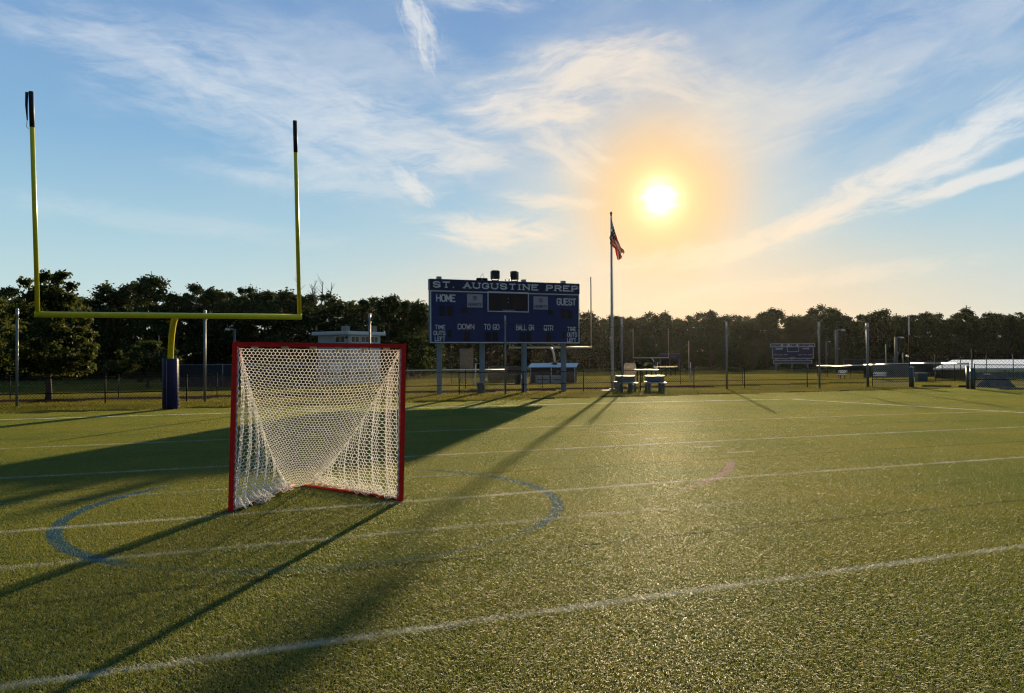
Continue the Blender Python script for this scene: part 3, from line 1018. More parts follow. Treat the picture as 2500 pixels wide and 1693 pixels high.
# ------------------------------------------------------------------ flagpole and flag
def flagpole():
    b = G(1495, 954); top = PY(1495.5, 528, b.y)
    t = thing('flagpole', 'tall white flagpole beside the big scoreboard with a ball on its tip', 'flagpole', b)
    h = top.z - b.z
    mb = MB(); mb.tube([(0, 0, -.05), (0, 0, h * .5), (0, 0, h)], [.075, .064, .04], 18); obj('pole', mb, mat('pole_white', (.55, .58, .60), .4, .2), t)
    mb = MB(); mb.lathe([(0, h - .02), (.05, h + .02), (.03, h + .05), (.075, h + .12), (.05, h + .19), (0, h + .24)], 14); obj('finial', mb, M_FENCE, t)
    mb = MB(); mb.box((.0, .0, .05), (.34, .34, .1), bev=.03); obj('footing', mb, M_CONC, t)
    mb = MB(); mb.tube([(.085, -.02, .9), (.08, -.02, h * .6), (.05, -.02, h - .05)], .006, 5); obj('halyard', mb, M_WHITE, t)
    # flag, hanging in folds
    sc = .11438 * b.y / F
    def fp(x, y): return Vector(((x - 485) * sc, 0, (1574 - y) * sc + PY(1495, 680, b.y).z - b.z))
    m = bpy.data.materials.new('flag_cloth'); m.use_nodes = True
    k = NT(m.node_tree); k.n.clear()
    uvn = k.new('ShaderNodeUVMap'); uvn.uv_map = 'cloth'
    sp = k.new('ShaderNodeSeparateXYZ'); k.l.new(uvn.outputs[0], sp.inputs[0])
    st = k.m('LESS_THAN', k.m('MODULO', k.mul(sp.outputs[1], 6.5), 1.0), .5)
    col = k.mix(st, (.60, .55, .52), (.55, .016, .024))
    can = k.mul(k.m('LESS_THAN', sp.outputs[0], .4), k.m('LESS_THAN', sp.outputs[1], .54))
    su = k.m('ABSOLUTE', k.sub(k.m('FRACT', k.mul(sp.outputs[0], 15.0)), .5)); sv = k.m('ABSOLUTE', k.sub(k.m('FRACT', k.mul(sp.outputs[1], 16.6)), .5))
    star = k.m('LESS_THAN', k.add(su, sv), .34)
    col = k.mix(can, col, k.mix(star, (.018, .022, .09), (.6, .6, .6)))
    d = k.new('ShaderNodeBsdfDiffuse'); k.l.new(col, d.inputs[0])
    tr = k.new('ShaderNodeBsdfTranslucent'); k.l.new(col, tr.inputs[0])
    mx = k.new('ShaderNodeMixShader'); mx.inputs[0].default_value = .5
    k.l.new(d.outputs[0], mx.inputs[1]); k.l.new(tr.outputs[0], mx.inputs[2])
    o = k.new('ShaderNodeOutputMaterial'); k.l.new(mx.outputs[0], o.inputs[0])
    ns, nt = 36, 28
    lead = [(484, 300), (514, 440), (556, 590), (625, 760), (700, 905), (748, 950), (742, 1000)]
    trail = [(484, 855), (450, 835), (512, 880), (575, 935), (602, 1070), (628, 1180), (655, 1200)]

    def curve(P, s):
        x = s * (len(P) - 1); i = min(len(P) - 2, int(x)); f = x - i
        return Vector(P[i]).lerp(Vector(P[i + 1]), f)
    mb = MB()
    for i in range(ns + 1):
        s = i / ns
        for j in range(nt + 1):
            q = j / nt
            p = curve(lead, s).lerp(curve(trail, s), q)
            p.x -= 26 * math.sin(math.pi * min(1, s * 2.2)) * math.sin(math.pi * q) * (s < .46)
            w = fp(p.x, p.y)
            w.y = (.16 * math.sin(q * 13 + s * 3) + .10 * math.sin(q * 22 - s * 5)) * min(1, s * 3) - .09
            w.x += .05 * math.sin(q * 13 + s * 4 + 1) * min(1, s * 2)
            mb.v.append(tuple(w))
    for i in range(ns):
        for j in range(nt):
            a = i * (nt + 1) + j
            if i > ns * .83 and nt * .28 < j < nt * .45: continue          # torn gap near the fly end
            mb.f.append((a, a + 1, a + nt + 2, a + nt + 1)); mb.smooth.append(True)
    me = mb.mesh('flag', m)
    ul = me.uv_layers.new(name='cloth')
    for l in me.loops:
        i, j = divmod(l.vertex_index, nt + 1); ul.data[l.index].uv = (i / ns, j / nt)
    o = obj('flag', me, None, None, b)
    sol = o.modifiers.new('cloth', 'SOLIDIFY'); sol.thickness = .004
    tag(o, 'red, white and blue striped flag hanging limp from the flagpole', 'flag')


flagpole()

# ------------------------------------------------------------------ chain link fences
def chain_mesh(mb, a, b, h0, h1, pitch, r, zf=None):
    """two sets of slanting wires between a and b (local xy), from height h0 to h1"""
    d = b - a; n = d.length; e = d / n; H = h1 - h0
    k = -H
    off = Vector((-e.y, e.x, 0)) * r
    while k < n:
        for s in (1, -1):
            x0, x1 = (k, k + H)
            if s < 0: x0, x1 = x1, x0
            z0, z1 = h0, h1
            pts = []
            for x, z in ((x0, z0), (x1, z1)): pts.append([x, z])
            (xa, za), (xb, zb) = pts
            def clip(x, z, X, Z):
                if x < 0: f = (0 - x) / (X - x); return 0, z + (Z - z) * f
                if x > n: f = (n - x) / (X - x); return n, z + (Z - z) * f
                return x, z
            if max(xa, xb) <= 0 or min(xa, xb) >= n: continue
            A = clip(xa, za, xb, zb); B = clip(xb, zb, xa, za)
            if abs(A[0] - B[0]) < .02: continue
            P = a + e * A[0] + off * s; Q = a + e * B[0] + off * s
            g0 = zf(P) if zf else 0; g1 = zf(Q) if zf else 0
            mb.tube([(P.x, P.y, A[1] + g0), (Q.x, Q.y, B[1] + g1)], r, 3, cap=False, smooth=False)
        k += pitch


def fence(label, pts, H, post_gap, m, mw, pitch=.11, r=.0045, mid=None, post_r=.026, rail_r=.021, cap=None, screen=None, posts=None, name='chain_link_fence', cat='fence', group=None):
    """pts: ground points in the world, joined by straight runs"""
    o = pts[0].copy(); o.z = 0
    t = thing(name, label, cat, (o.x, o.y, 0), 0, group)
    zf = lambda p: tz(p.x + o.x, p.y + o.y)
    runs = [(p - o, q - o) for p, q in zip(pts[:-1], pts[1:])]
    wires = MB(); scr = MB(); capm = MB()
    allposts = []
    for ri, (a, b) in enumerate(runs):
        a = Vector((a.x, a.y, 0)); b = Vector((b.x, b.y, 0))
        if screen:
            nseg = max(1, int((b - a).length / 4))
            for i in range(nseg):
                p, q = a.lerp(b, i / nseg), a.lerp(b, (i + 1) / nseg)
                e = (q - p).normalized(); nr = Vector((-e.y, e.x, 0)) * .004
                for sg in (1, -1):
                    P, Q = p + nr * sg, q + nr * sg
                    quad = [(P.x, P.y, zf(P) + .06), (Q.x, Q.y, zf(Q) + .06), (Q.x, Q.y, zf(Q) + H - .05), (P.x, P.y, zf(P) + H - .05)]
                    scr.poly(quad if sg < 0 else quad[::-1])
        else: chain_mesh(wires, a, b, .04, H - .01, pitch, r, zf)
        n = max(1, round((b - a).length / post_gap))
        st = [a.lerp(b, i / n) for i in range(n + 1)]
        for nm, z, rr_ in (('top_rail', H, rail_r),) + ((('mid_rail', mid, rail_r * .9),) if mid else ()):
            mb = MB(); mb.tube([(p.x, p.y, zf(p) + z) for p in st], rr_, 8); obj(nm, mb, m, t)
        if cap:
            capm.tube([(p.x, p.y, zf(p) + H + .012 + .02 * math.sin(i * 2.3 + ri)) for i, p in enumerate(st)], .05, 10)
        for i, p in enumerate(st):
            if ri and i == 0: continue
            mb = MB(); g = zf(p)
            mb.tube([(p.x, p.y, g - .1), (p.x, p.y, g + H + .03)], post_r, 10)
            mb.lathe([(post_r * 1.2, H + .02), (post_r, H + .05), (0, H + .065)], 10, (p.x, p.y, g))
            obj('post', mb, m, t)
    if wires.v: obj('wire_mesh', wires, mw, t)
    if scr.v: obj('windscreen', scr, screen, t)
    if cap: obj('rail_cap', capm, cap, t)
    return t


A0 = W(-15.0, 31.75); A1 = W(-7.2, 31.75); A2 = W(9.8, 32.25); A3 = G(1818, 949); A4 = G(2119, 945)
A0.z = A1.z = A2.z = 0
fence('long black chain link fence with a middle rail running behind the field', [A0, A1, A2, A3, A4], 1.02, 3.0, M_FENCE, M_FENCE, .105, .0042, mid=.44)
B0 = W(-13, 37.7); B1 = W(12, 38.3); B2 = W(30, 38.0)
fence('second thinner black fence beyond the dark path, parallel to the first', [B0, B1, B2], 1.0, 4.3, M_FENCE, M_FENCE, .16, .004, post_r=.02, rail_r=.016)

M_PATH = ground_material('path_asphalt', (.022, .017, .018), (.045, .03, .028), scale=.8, bump=.4)
sheet('path', steps(-40, 25.5, 30), steps(34.2, 37.2, 4), M_PATH, .004)
sheet('paved_area', steps(-30, -9.3, 8), steps(31.95, 34.15, 3), M_PATH, .006)
sheet('grass_verge', steps(-40, 45, 30), steps(27.5, 31.7, 4), ground_material('verge_soil', (.04, .045, .012), (.075, .07, .02)), .0)

# gate: a silver leaf standing open beside the tall corner post, then the stretch on the far side of the opening
g0, g1 = G(2130, 946), G(2222, 946)
gt = thing('gate', 'silver chain link gate leaf between two thick posts at the end of the black fence', 'gate', (g0.x, g0.y, 0), math.atan2(g1.y - g0.y, g1.x - g0.x))
gl = (g1 - g0).length; gh = 1.22
mb = MB(); chain_mesh(mb, Vector((0, 0, 0)), Vector((gl, 0, 0)), .06, gh, .10, .0055); obj('wire_mesh', mb, M_GALV, gt)
mb = MB(); mb.tube([(0, 0, .06), (0, 0, gh), (gl, 0, gh), (gl, 0, .06)], .02, 8); mb.tube([(0, 0, .42), (gl, 0, .42)], .018, 8); obj('frame', mb, M_FENCE, gt)
M_POSTD = mat('gate_post_steel', (.09, .12, .12), .4, .4)
for i, (x, yb, yt, rr_, lab) in enumerate(((2226, 947, 897, .11, 'thick steel gate post on the open side of the silver gate leaf'),
                                            (2363, 951, 895, .075, 'dark gate post across the opening from the silver gate leaf'),
                                            (2374, 951, 900, .095, 'galvanised end post beside the dark gate post, start of the silver fence'))):
    b = G(x, yb); h = PY(x, yt, b.y).z
    t = thing('gate_post', lab, 'post', b, 0, 'gate posts')
    mb = MB(); mb.tube([(0, 0, -.1), (0, 0, h)], rr_, 14); obj('pole', mb, M_POSTD, t)
    mb = MB(); mb.lathe([(rr_ * 1.12, h - .02), (rr_ * 1.1, h + .02), (0, h + rr_ * .6)], 14); obj('cap', mb, M_GALV, t)
h0 = G(2380, 951); h1 = G(2600, 957)
fence('silver chain link fence with a wide mesh at the right edge, past the gate opening', [h0, h1], 1.22, 2.6, M_FENCE, M_GALV, .095, .006, mid=.5)

# ------------------------------------------------------------------ tall net poles along the fence
M_POLE = mat('net_pole_steel', (.20, .22, .22), .5, .25, var=.15)
POLES = [(41, 994, 756, 0.043, 'slim tall pole at the left edge, beside the big leafy tree'),
         (500, 982, 760, 0.047, 'tall galvanised pole between the yellow goalpost pad and the lacrosse goal'),
         (903, 971, 768, 0.047, 'tall galvanised pole behind the lacrosse goal, before the white press box'),
         (1234, 965, 773, 0.041, 'tall pole standing before the middle of the big scoreboard'),
         (1519, 959, 780, 0.043, 'tall pole just right of the flagpole behind the picnic tables'),
         (1775, 951, 788, 0.045, 'tall pole alone in the long fence between the picnic tables and small scoreboard'),
         (2001, 948, 789, 0.047, 'tall pole right beside the HOME OF THE HERMITS scoreboard'),
         (2119, 946, 791, 0.066, 'thickest tall pole, at the hinge of the silver gate leaf')]
tops = []
for x, yb, yt, r, lab in POLES:
    b = G(x, yb); h = PY(x, yt, b.y).z
    t = thing('net_pole', lab, 'pole', b, 0, 'tall net poles along the fence')
    mb = MB(); mb.tube([(0, 0, -.2), (0, 0, h)], r, 14); obj('pole', mb, M_POLE, t)
    mb = MB(); mb.tube([(0, 0, h - .32), (0, 0, h)], r * 1.12, 14); mb.lathe([(r * 1.2, h), (r * 1.15, h + .03), (0, h + .05)], 14); obj('sleeve', mb, M_GALV, t)
    mb = MB(); mb.lathe([(0, -.03), (.03, 0), (0, .03)], 8, (r + .03, -.02, h - .34)); mb.tube([(0, 0, h - .34), (r + .03, -.02, h - .34)], .01, 6); obj('cable_clip', mb, M_GALV, t)
    tops.append(b + Vector((0, 0, h - .34)))
mb = MB(); o = tops[4]
for p, q in zip(tops[3:-1], tops[4:]):
    pts = []
    for i in range(13):
        f = i / 12; w = p.lerp(q, f) - o; w.z -= .28 * 4 * f * (1 - f) * .5; pts.append(w)
    mb.tube(pts, .011, 6)
tag(obj('net_cable', mb, M_FENCE, None, o), 'thin dark cable strung between the tops of the tall poles', 'cable')

b = G(2221, 947); h = PY(2221, 777, b.y).z
t = thing('thin_pole', 'thin dark pole with a white tip standing at the thick gate post', 'pole', b)
mb = MB(); mb.tube([(0, 0, 0), (0, 0, h)], .028, 10); obj('pole', mb, M_FENCE, t)
mb = MB(); mb.lathe([(.03, h - .9), (.032, h - .88), (.03, h), (.06, h + .03), (0, h + .09)], 10); obj('tip', mb, M_WHITE, t)

# ------------------------------------------------------------------ trees
def leaf_material(name, ca, cb, trans=.4):
    m = bpy.data.materials.new(name); m.use_nodes = True
    k = NT(m.node_tree); k.n.clear()
    oi = k.new('ShaderNodeObjectInfo'); tc = k.new('ShaderNodeTexCoord')
    n = k.noise(tc.outputs['Object'], .9, 4, .6)
    f = k.m('ADD', k.step(n, .3, .7, 0, .7), k.mul(oi.outputs['Random'], .4), clamp=True)
    col = k.mix(f, ca, cb)
    p = k.new('ShaderNodeBsdfPrincipled'); k.l.new(col, p.inputs['Base Color'])
    p.inputs['Roughness'].default_value = .7; p.inputs['Specular IOR Level'].default_value = .12
    t = k.new('ShaderNodeBsdfTranslucent'); k.l.new(k.mix(.5, col, (.09, .10, .016)), t.inputs[0])
    mx = k.new('ShaderNodeMixShader'); mx.inputs[0].default_value = trans
    k.l.new(p.outputs[0], mx.inputs[1]); k.l.new(t.outputs[0], mx.inputs[2])
    o = k.new('ShaderNodeOutputMaterial'); k.l.new(mx.outputs[0], o.inputs[0])
    return m


M_LEAF = leaf_material('leaf_green', (.022, .040, .010), (.050, .065, .016), .45)
M_LEAFDK = leaf_material('leaf_dark', (.020, .040, .012), (.042, .070, .016), .22)


def leaves(centres, per, size, rng, flat=.75):
    """many small leaf faces gathered in clumps; centres = [(x,y,z,r)]"""
    C = np.array(centres)
    n = len(C) * per
    c = np.repeat(C, per, 0)
    d = rng.normal(0, 1, (n, 3)); d /= np.linalg.norm(d, axis=1)[:, None]
    rad = np.minimum(np.abs(rng.normal(0, .58, n)), rng.uniform(.85, 1.2, n))
    p = c[:, :3] + d * (c[:, 3] * rad)[:, None] * np.array([1, 1, flat])
    a = rng.normal(0, 1, (n, 3)); a /= np.linalg.norm(a, axis=1)[:, None]
    b = np.cross(a, rng.normal(0, 1, (n, 3))); b /= np.linalg.norm(b, axis=1)[:, None]
    s = (size * rng.uniform(.55, 1.35, n))[:, None]
    q = np.stack([p - a * s * .5, p + b * s * .32, p + a * s * .6, p - b * s * .32], 1).reshape(-1, 3)
    return q


def leaf_mesh(name, q, m):
    me = bpy.data.meshes.new(name); nf = len(q) // 4
    me.vertices.add(len(q)); me.vertices.foreach_set('co', q.astype(np.float32).ravel())
    me.loops.add(len(q)); me.loops.foreach_set('vertex_index', np.arange(len(q), dtype=np.int32))
    me.polygons.add(nf); me.polygons.foreach_set('loop_start', np.arange(nf, dtype=np.int32) * 4)
    me.update(calc_edges=True); me.materials.append(m)
    return me


def crown_points(rng, H, Wd, z0, n, top_bias=.0, lump=.9):
    """clump centres of an uneven crown between z0 and H"""
    out = []
    while len(out) < n:
        z = rng.uniform(0, 1); a = rng.uniform(0, 2 * math.pi); r = rng.uniform(0, 1) ** .5
        prof = (math.sin(math.pi * (z * .86 + .10))) ** .62 * (1 - .22 * z)
        wob = 1 + .22 * math.sin(3 * a + z * 7) + .14 * math.sin(5 * a - z * 4)
        x, y = math.cos(a) * r * prof * wob * Wd / 2, math.sin(a) * r * prof * wob * Wd / 2
        out.append((x, y, z0 + (H - z0) * (z * .94 + .02) - lump * .2, lump * rng.uniform(.55, 1.15)))
    return out


def tree_parts(t, rng, H, Wd, z0, n, per, leaf, lump, m, tr=.16, lean=0.0, ltr=1.0):
    C = crown_points(rng, H, Wd, z0, n, lump=lump)
    obj('crown', leaf_mesh('crown', leaves(C, per, leaf, rng), m), None, t)
    mb = MB()
    zt = z0 + (H - z0) * .62
    trunk = [Vector((0, 0, -.2)), Vector((lean * .2, .02, z0 * .5)), Vector((lean * .5, .05, z0)), Vector((lean, .02, zt))]
    mb.tube(trunk, [tr * 1.35, tr, tr * .82, tr * .3], 10)
    for c in sorted(C, key=lambda q: rng.random())[:min(14, n)]:
        k = rng.uniform(.35, .95); s = trunk[1].lerp(trunk[3], k)
        if c[2] < s.z: s = trunk[1].lerp(trunk[2], .8)
        e = Vector(c[:3]); mid = s.lerp(e, .5) + Vector((0, 0, .12 * (e - s).length))
        mb.tube([s, mid, e], [tr * .34, tr * .2, tr * .07], 6)
    obj('trunk', mb, M_BARK, t)


rng = np.random.default_rng(11)
b = G(118, 982)
t = thing('leafy_tree', 'leafy tree in a dark mulch ring, left of the yellow goalpost', 'tree', b)
Ht = PY(118, 668, b.y).z - b.z; s = b.y / F
def bigtree(t, b):
    C = crown_points(rng, Ht * .93, 226 * s, Ht * .24, 74, lump=.52)
    for dx, z in ((-12, .985), (18, .95), (52, .90), (-62, .93), (30, .99), (86, .62), (96, .52), (100, .42), (94, .34), (-20, .96)):
        C.append((dx * s, 0.1, Ht * z, .30))
    obj('crown', leaf_mesh('crown', leaves(C, 240, .15, rng), M_LEAF), None, t)
    mb = MB()
    trunk = [Vector((0, 0, -.1)), Vector((.02, 0, .5)), Vector((-.03, 0, 1.2)), Vector((0, .05, Ht * .55)), Vector((.05, 0, Ht * .85))]
    mb.tube(trunk, [.15, .115, .105, .075, .02], 12)
    for c in C[::3]:
        e = Vector(c[:3]); st = trunk[2].lerp(trunk[4], min(.9, max(.0, (e.z - 1.6) / Ht)))
        mb.tube([st, st.lerp(e, .5) + Vector((0, 0, .1)), e], [.038, .022, .008], 6)
    obj('trunk', mb, M_BARK, t)
bigtree(t, b)
mb = MB()
n = 28; ring = []
for r_, z in ((1.0, .012), (.7, .05), (.25, .09)):
    for j in range(n):
        a = 2 * math.pi * j / n; q = r_ * (1 + .08 * math.sin(3 * a) + .05 * math.sin(7 * a)); mb.v.append((q * math.cos(a), q * math.sin(a), z))
for i in range(2):
    for j in range(n):
        mb.f.append((i * n + j, i * n + (j + 1) % n, (i + 1) * n + (j + 1) % n, (i + 1) * n + j)); mb.smooth.append(True)
mb.f.append(tuple(2 * n + j for j in range(n))); mb.smooth.append(True)
kind(obj('mulch_bed', mb, ground_material('mulch', (.012, .010, .008), (.03, .022, .016), scale=4), None, b), 'structure')

b = G(-46, 985); b = PY(-46, 985, 33.0); b.z = 0
t = thing('leafy_tree', 'leafy tree cut off by the left edge of the picture', 'tree', b)
tree_parts(t, rng, 4.6, 3.7, 1.3, 60, 220, .15, .55, M_LEAF, .12)
b = G(361, 948)
t = thing('small_tree', 'low spreading small tree under the crossbar of the yellow goalpost', 'tree', b)
tree_parts(t, rng, PY(361, 829, b.y).z - b.z, 185 * b.y / F, .75, 62, 200, .17, .5, M_LEAF, .11)

# the wood behind the fields: a few kinds of tree, each copy a tree of its own
PROTO = []
def wood_tree(i, name, label, group, H, Wd, z0, n, lump, m, leaf, per):
    t = thing(name, label, 'tree', (0, 0, 0), 0, group)
    tree_parts(t, np.random.default_rng(40 + i), H, Wd, z0, n, per, leaf, lump, m, .2)
    return t
LAB_N = 'dark tree of the nearer wood behind the yellow goalpost and press box'
LAB_F = 'dark hazy tree of the far wood on the right, behind the far scoreboards'
GN, GF = 'trees of the nearer wood', 'trees of the far wood'
SPEC = [(11.5, 7.5, 1.6, 62, .95), (12.3, 6.2, 1.8, 54, .85), (11.0, 8.6, 1.4, 72, .95), (12.0, 7.0, 2.0, 50, .80), (11.8, 6.6, 1.5, 60, 1.05)]
near_p = [wood_tree(i, 'wood_tree', LAB_N, GN, *SPEC[i][:4], SPEC[i][4], M_LEAFDK, .32, 170) for i in range(5)]
far_p = [copy_thing(p) for p in near_p]
for p in far_p: p['label'] = LAB_F; p['group'] = GF


def profile(tab, x):
    for (a, ya), (c, yc) in zip(tab[:-1], tab[1:]):
        if a <= x <= c: return ya + (yc - ya) * (x - a) / (c - a)
    return tab[0][1] if x < tab[0][0] else tab[-1][1]


used = set()
def plant(protos, x, ytop, Y, i):
    k = i % len(protos); p = protos[k]
    o = p if id(p) not in used else copy_thing(p)
    used.add(id(p))
    top = PY(x, ytop, Y); z = tz(top.x, top.y)
    sc = (top.z - z) / SPEC[k][0]
    o.location = (top.x, Y, z); o.rotation_euler = (0, 0, R.uniform(0, 6.28))
    o.scale = (sc * R.uniform(.95, 1.4), sc * R.uniform(.95, 1.4), sc)


D = 1.0757
TN = [(x * D, y * D) for x, y in ((-90, 640), (60, 648), (190, 668), (232, 648), (265, 644), (300, 640), (345, 628), (380, 655), (400, 662), (440, 638), (470, 655), (520, 648), (548, 650),
      (600, 647), (650, 662), (690, 655), (716, 668), (752, 660), (800, 678), (830, 672), (870, 672), (905, 665), (940, 680), (968, 694))]
i = 0
for x in (-60, 20, 100, 185, 262, 318, 371, 430, 473, 530, 588, 645, 700, 752, 808, 862, 905, 950, 992, 1022):
    plant(near_p, x, profile(TN, x) + R.uniform(-6, 6), R.uniform(86, 93) if x < 900 else R.uniform(80, 86), R.randrange(5)); i += 1
for x in range(-20, 1040, 75):
    plant(near_p, x, profile(TN, x) + R.uniform(6, 22), R.uniform(96, 102), R.randrange(5)); i += 1
TF = [(x * D, y * D) for x, y in ((940, 706), (1320, 700), (1350, 712), (1390, 710), (1450, 716), (1500, 708), (1545, 712), (1600, 703), (1660, 708), (1700, 708), (1760, 704), (1800, 712),
      (1842, 696), (1878, 693), (1920, 706), (1960, 712), (2010, 708), (2060, 704), (2100, 703), (2160, 706), (2210, 706), (2260, 705), (2320, 712), (2420, 712))]
for x in list(range(1040, 2640, 33)):
    plant(far_p, x + R.uniform(-10, 10), profile(TF, x) + R.uniform(-9, 12), R.uniform(164, 178), R.randrange(5))
for x in list(range(1060, 2640, 75)):
    plant(far_p, x, profile(TF, x) + R.uniform(4, 14), R.uniform(182, 190), R.randrange(5))

# undergrowth that closes the wood below the crowns
def thicket(name, xs, Y0, Y1, h, n, size, seed):
    r = np.random.default_rng(seed); C = []
    for _ in range(n):
        x = r.uniform(*xs); Y = r.uniform(Y0, Y1); p = PY(x, 870, Y)
        z = tz(p.x, Y); q = r.uniform(0, 1) ** 1.5
        C.append((p.x, Y, z + h * q, 1.1))
    kind(obj(name, leaf_mesh(name, leaves(C, 42, size, r), M_LEAFDK)), 'stuff')
thicket('undergrowth', (-200, 1036), 92, 97, 9.0, 1300, .66, 1)
thicket('undergrowth', (1000, 2800), 178, 184, 11.0, 3000, .95, 2)

# bare dead tree tops above the wood
p = PY(822, 705, 90); zb = tz(p.x, 90)
mb = MB()
for x, y0, y1, lean in ((736, 716, 690, -6), (765, 716, 684, 4), (782, 718, 686, 6), (800, 720, 690, 10), (770, 716, 694, -10)):
    a = PY(x, 760, 90) - Vector((p.x, 90, zb)); c = PY(x + lean, y1, 90) - Vector((p.x, 90, zb))
    mb.tube([a, a.lerp(c, .5) + Vector((.1, 0, 0)), c], [.10, .07, .02], 6)
    for k in range(6):
        s_ = a.lerp(c, R.uniform(.45, .95)); e = s_ + Vector((R.uniform(-.8, .8), R.uniform(-.3, .3), R.uniform(.5, 1.3)))
        mb.tube([s_, e], [.035, .01], 5)
mb.tube([(-2.6, 0, -.3), (-2.6, 0, 7)], [.2, .12], 8)
tag(obj('bare_tree', mb, mat('dead_wood', (.20, .17, .14), .9), None, (p.x, 90, zb)), 'bare leafless tree whose thin tips rise above the wood right of the yellow upright', 'tree')

# ------------------------------------------------------------------ press box
def press_box():
    Yc = 63.0
    c = PY(851, 846, Yc); z0 = tz(c.x, Yc)
    a = math.radians(33)
    t = thing('press_box', 'white flat roofed press box with sliding windows behind the lacrosse goal', 'building', (c.x, Yc, z0), -a)
    zr = PY(851, 817, Yc).z - z0; zt = PY(851, 809, Yc).z - z0
    Lw, Rw = 3.75, 3.9
    # local axes: the left face runs along -x, the right face along +y
    M_W = mat('press_box_wall', (.44, .46, .52), .6, var=.06)
    mb = MB(); mb.box((-Lw / 2, Rw / 2, zr / 2 - .1), (Lw, Rw, zr + .2)); obj('wall', mb, M_W, t)
    mb = MB(); mb.box((-Lw / 2 - .05, Rw / 2, (zr + zt) / 2 + .002), (Lw + .75, Rw + .75, zt - zr), bev=.04); rf = obj('roof', mb, mat('roof_white', (.62, .65, .70), .5, var=.05), t)
    for dx, dy in ((-2.0, 1.6), (-.1, 3.0)):
        mb = MB(); mb.box((dx, dy, zt + .28), (.62, .5, .52), bev=.02)
        for k in range(4): mb.box((dx, dy - .254, zt + .12 + k * .11), (.5, .01, .03))
        obj('rooftop_unit', mb, mat('unit_tan', (.24, .21, .16), .6), t)
    M_GL = mat('window_glass', (.012, .015, .02), .12, spec=.3, var=.05)
    zb, zu = PY(851, 836, Yc).z - z0, PY(851, 821, Yc).z - z0
    def win(along_x, p, w, n):
        fr = MB(); q = MB(); e = .05; zc = (zb + zu) / 2; hh = zu - zb
        def bx(mbq, u, z, du, dz, dep, th):
            if along_x: mbq.box((u, -dep, z), (du, th, dz))
            else: mbq.box((dep, u, z), (th, du, dz))
        for k in range(n + 1): bx(fr, p - w / 2 + w * k / n, zc, e, hh + e, .02, .04)
        for z in (zb, zu): bx(fr, p, z, w - e, e, .019, .038)
        bx(q, p, zc, w - e, hh - e, .004, .008)
        f = obj('window', fr, M_WHITE, t); obj('pane', q, M_GL, f)
    win(True, -1.0, 1.15, 2)
    win(False, .75, .9, 2); win(False, 1.95, .95, 2); win(False, 3.1, .9, 2)
    mb = MB(); mb.box((-.22, -.06, zu - .12), (.22, .12, .16), bev=.03); obj('wall_light', mb, M_FENCE, t)
    mb = MB(); mb.box((-1.55, -.02, 1.05), (1.35, .04, 1.55), bev=.01); obj('white_panel', mb, mat('panel_pale', (.74, .82, .92), .5, var=.05), t)
    mb = MB(); mb.box((-Lw / 2, -.012, zb - .55), (Lw - .02, .024, .12)); obj('trim_band', mb, mat('trim_grey', (.35, .36, .40), .6), t)


press_box()

# ------------------------------------------------------------------ far fences, screens and shelters
M_SCR = mat('windscreen_navy', (.020, .026, .05), .7, var=.15)
M_SCRG = mat('windscreen_grey', (.085, .085, .075), .8, var=.2)
M_CAP = mat('rail_cap_pale', (.74, .70, .58), .3, spec=.6, var=.05)


def gY(x, Y):
    p = PY(x, 900, Y); p.z = tz(p.x, Y); return p
fence('fence with a navy windscreen behind the yellow goalpost pad', [gY(430, 57), gY(772, 57)], 1.75, 3.2, M_GALV, M_FENCE, screen=M_SCR, name='windscreen_fence', group='windscreen fences')
fence('fence topped by a pale tube behind the left legs of the big scoreboard', [gY(960, 60), gY(1236, 64)], 1.15, 4.0, M_FENCE, M_FENCE, .2, .006, cap=M_CAP, name='capped_fence', group='fences topped with a pale tube')
fence('fence topped by a pale tube, from the last tall poles to the gate opening', [gY(1995, 78), gY(2110, 64), gY(2225, 56), gY(2300, 52), gY(2364, 45)], 1.15, 4.0, M_FENCE, M_FENCE, .2, .006, cap=M_CAP,
      name='capped_fence', group='fences topped with a pale tube')
fence('low grey brown windscreen behind the trash can, under the big scoreboard', [gY(1192, 68), gY(1284, 68)], 1.35, 2.0, M_GREY, M_FENCE, screen=M_SCRG, name='windscreen_fence', group='windscreen fences')
fence('long dark windscreen fence far right, before the far wood', [gY(2060, 105), gY(2182, 105)], 1.7, 4.0, M_GREY, M_FENCE, screen=mat('windscreen_dusk', (.035, .033, .045), .8), name='windscreen_fence', group='windscreen fences')
fence('dark green windscreen fence just left of the white roofed dugout', [gY(2222, 88), gY(2330, 88)], 1.5, 4.0, M_GREY, M_FENCE, screen=mat('windscreen_green', (.03, .06, .055), .7), name='windscreen_fence', group='windscreen fences')
fence('low wire fence before the white dugout roof', [gY(2283, 49), gY(2540, 47)], 1.75, 1.55, M_FENCE, M_FENCE, .22, .005, name='chain_link_fence')

# net screen, portable goal, shelter, bin and meter box under the scoreboard
Y = 66; p = gY(1139, Y); s = Y / F; zt_ = PY(1139, 852, Y).z - p.z
t = thing('net_screen', 'grey square practice net screen in a frame behind the left scoreboard legs', 'net screen', p)
mb = MB(); hw = 15.5 * s
mb.tube([(-hw, 0, 0), (-hw, 0, zt_), (hw, 0, zt_), (hw, 0, 0)], .035, 8); obj('frame', mb, M_GREY, t)
mb = MB()
for i in range(26): mb.tube([(-hw + 2 * hw * i / 25, 0, .03), (-hw + 2 * hw * i / 25, 0.01, zt_)], .011, 4, cap=False)
for i in range(28): mb.tube([(-hw, 0, .05 + (zt_ - .05) * i / 27), (hw, 0, .05 + (zt_ - .05) * i / 27)], .011, 4, cap=False)
obj('net', mb, mat('net_grey', (.30, .29, .26), .8), t)
Y = 56; p = gY(1170, Y); s = Y / F; h = PY(1170, 888, Y).z - p.z
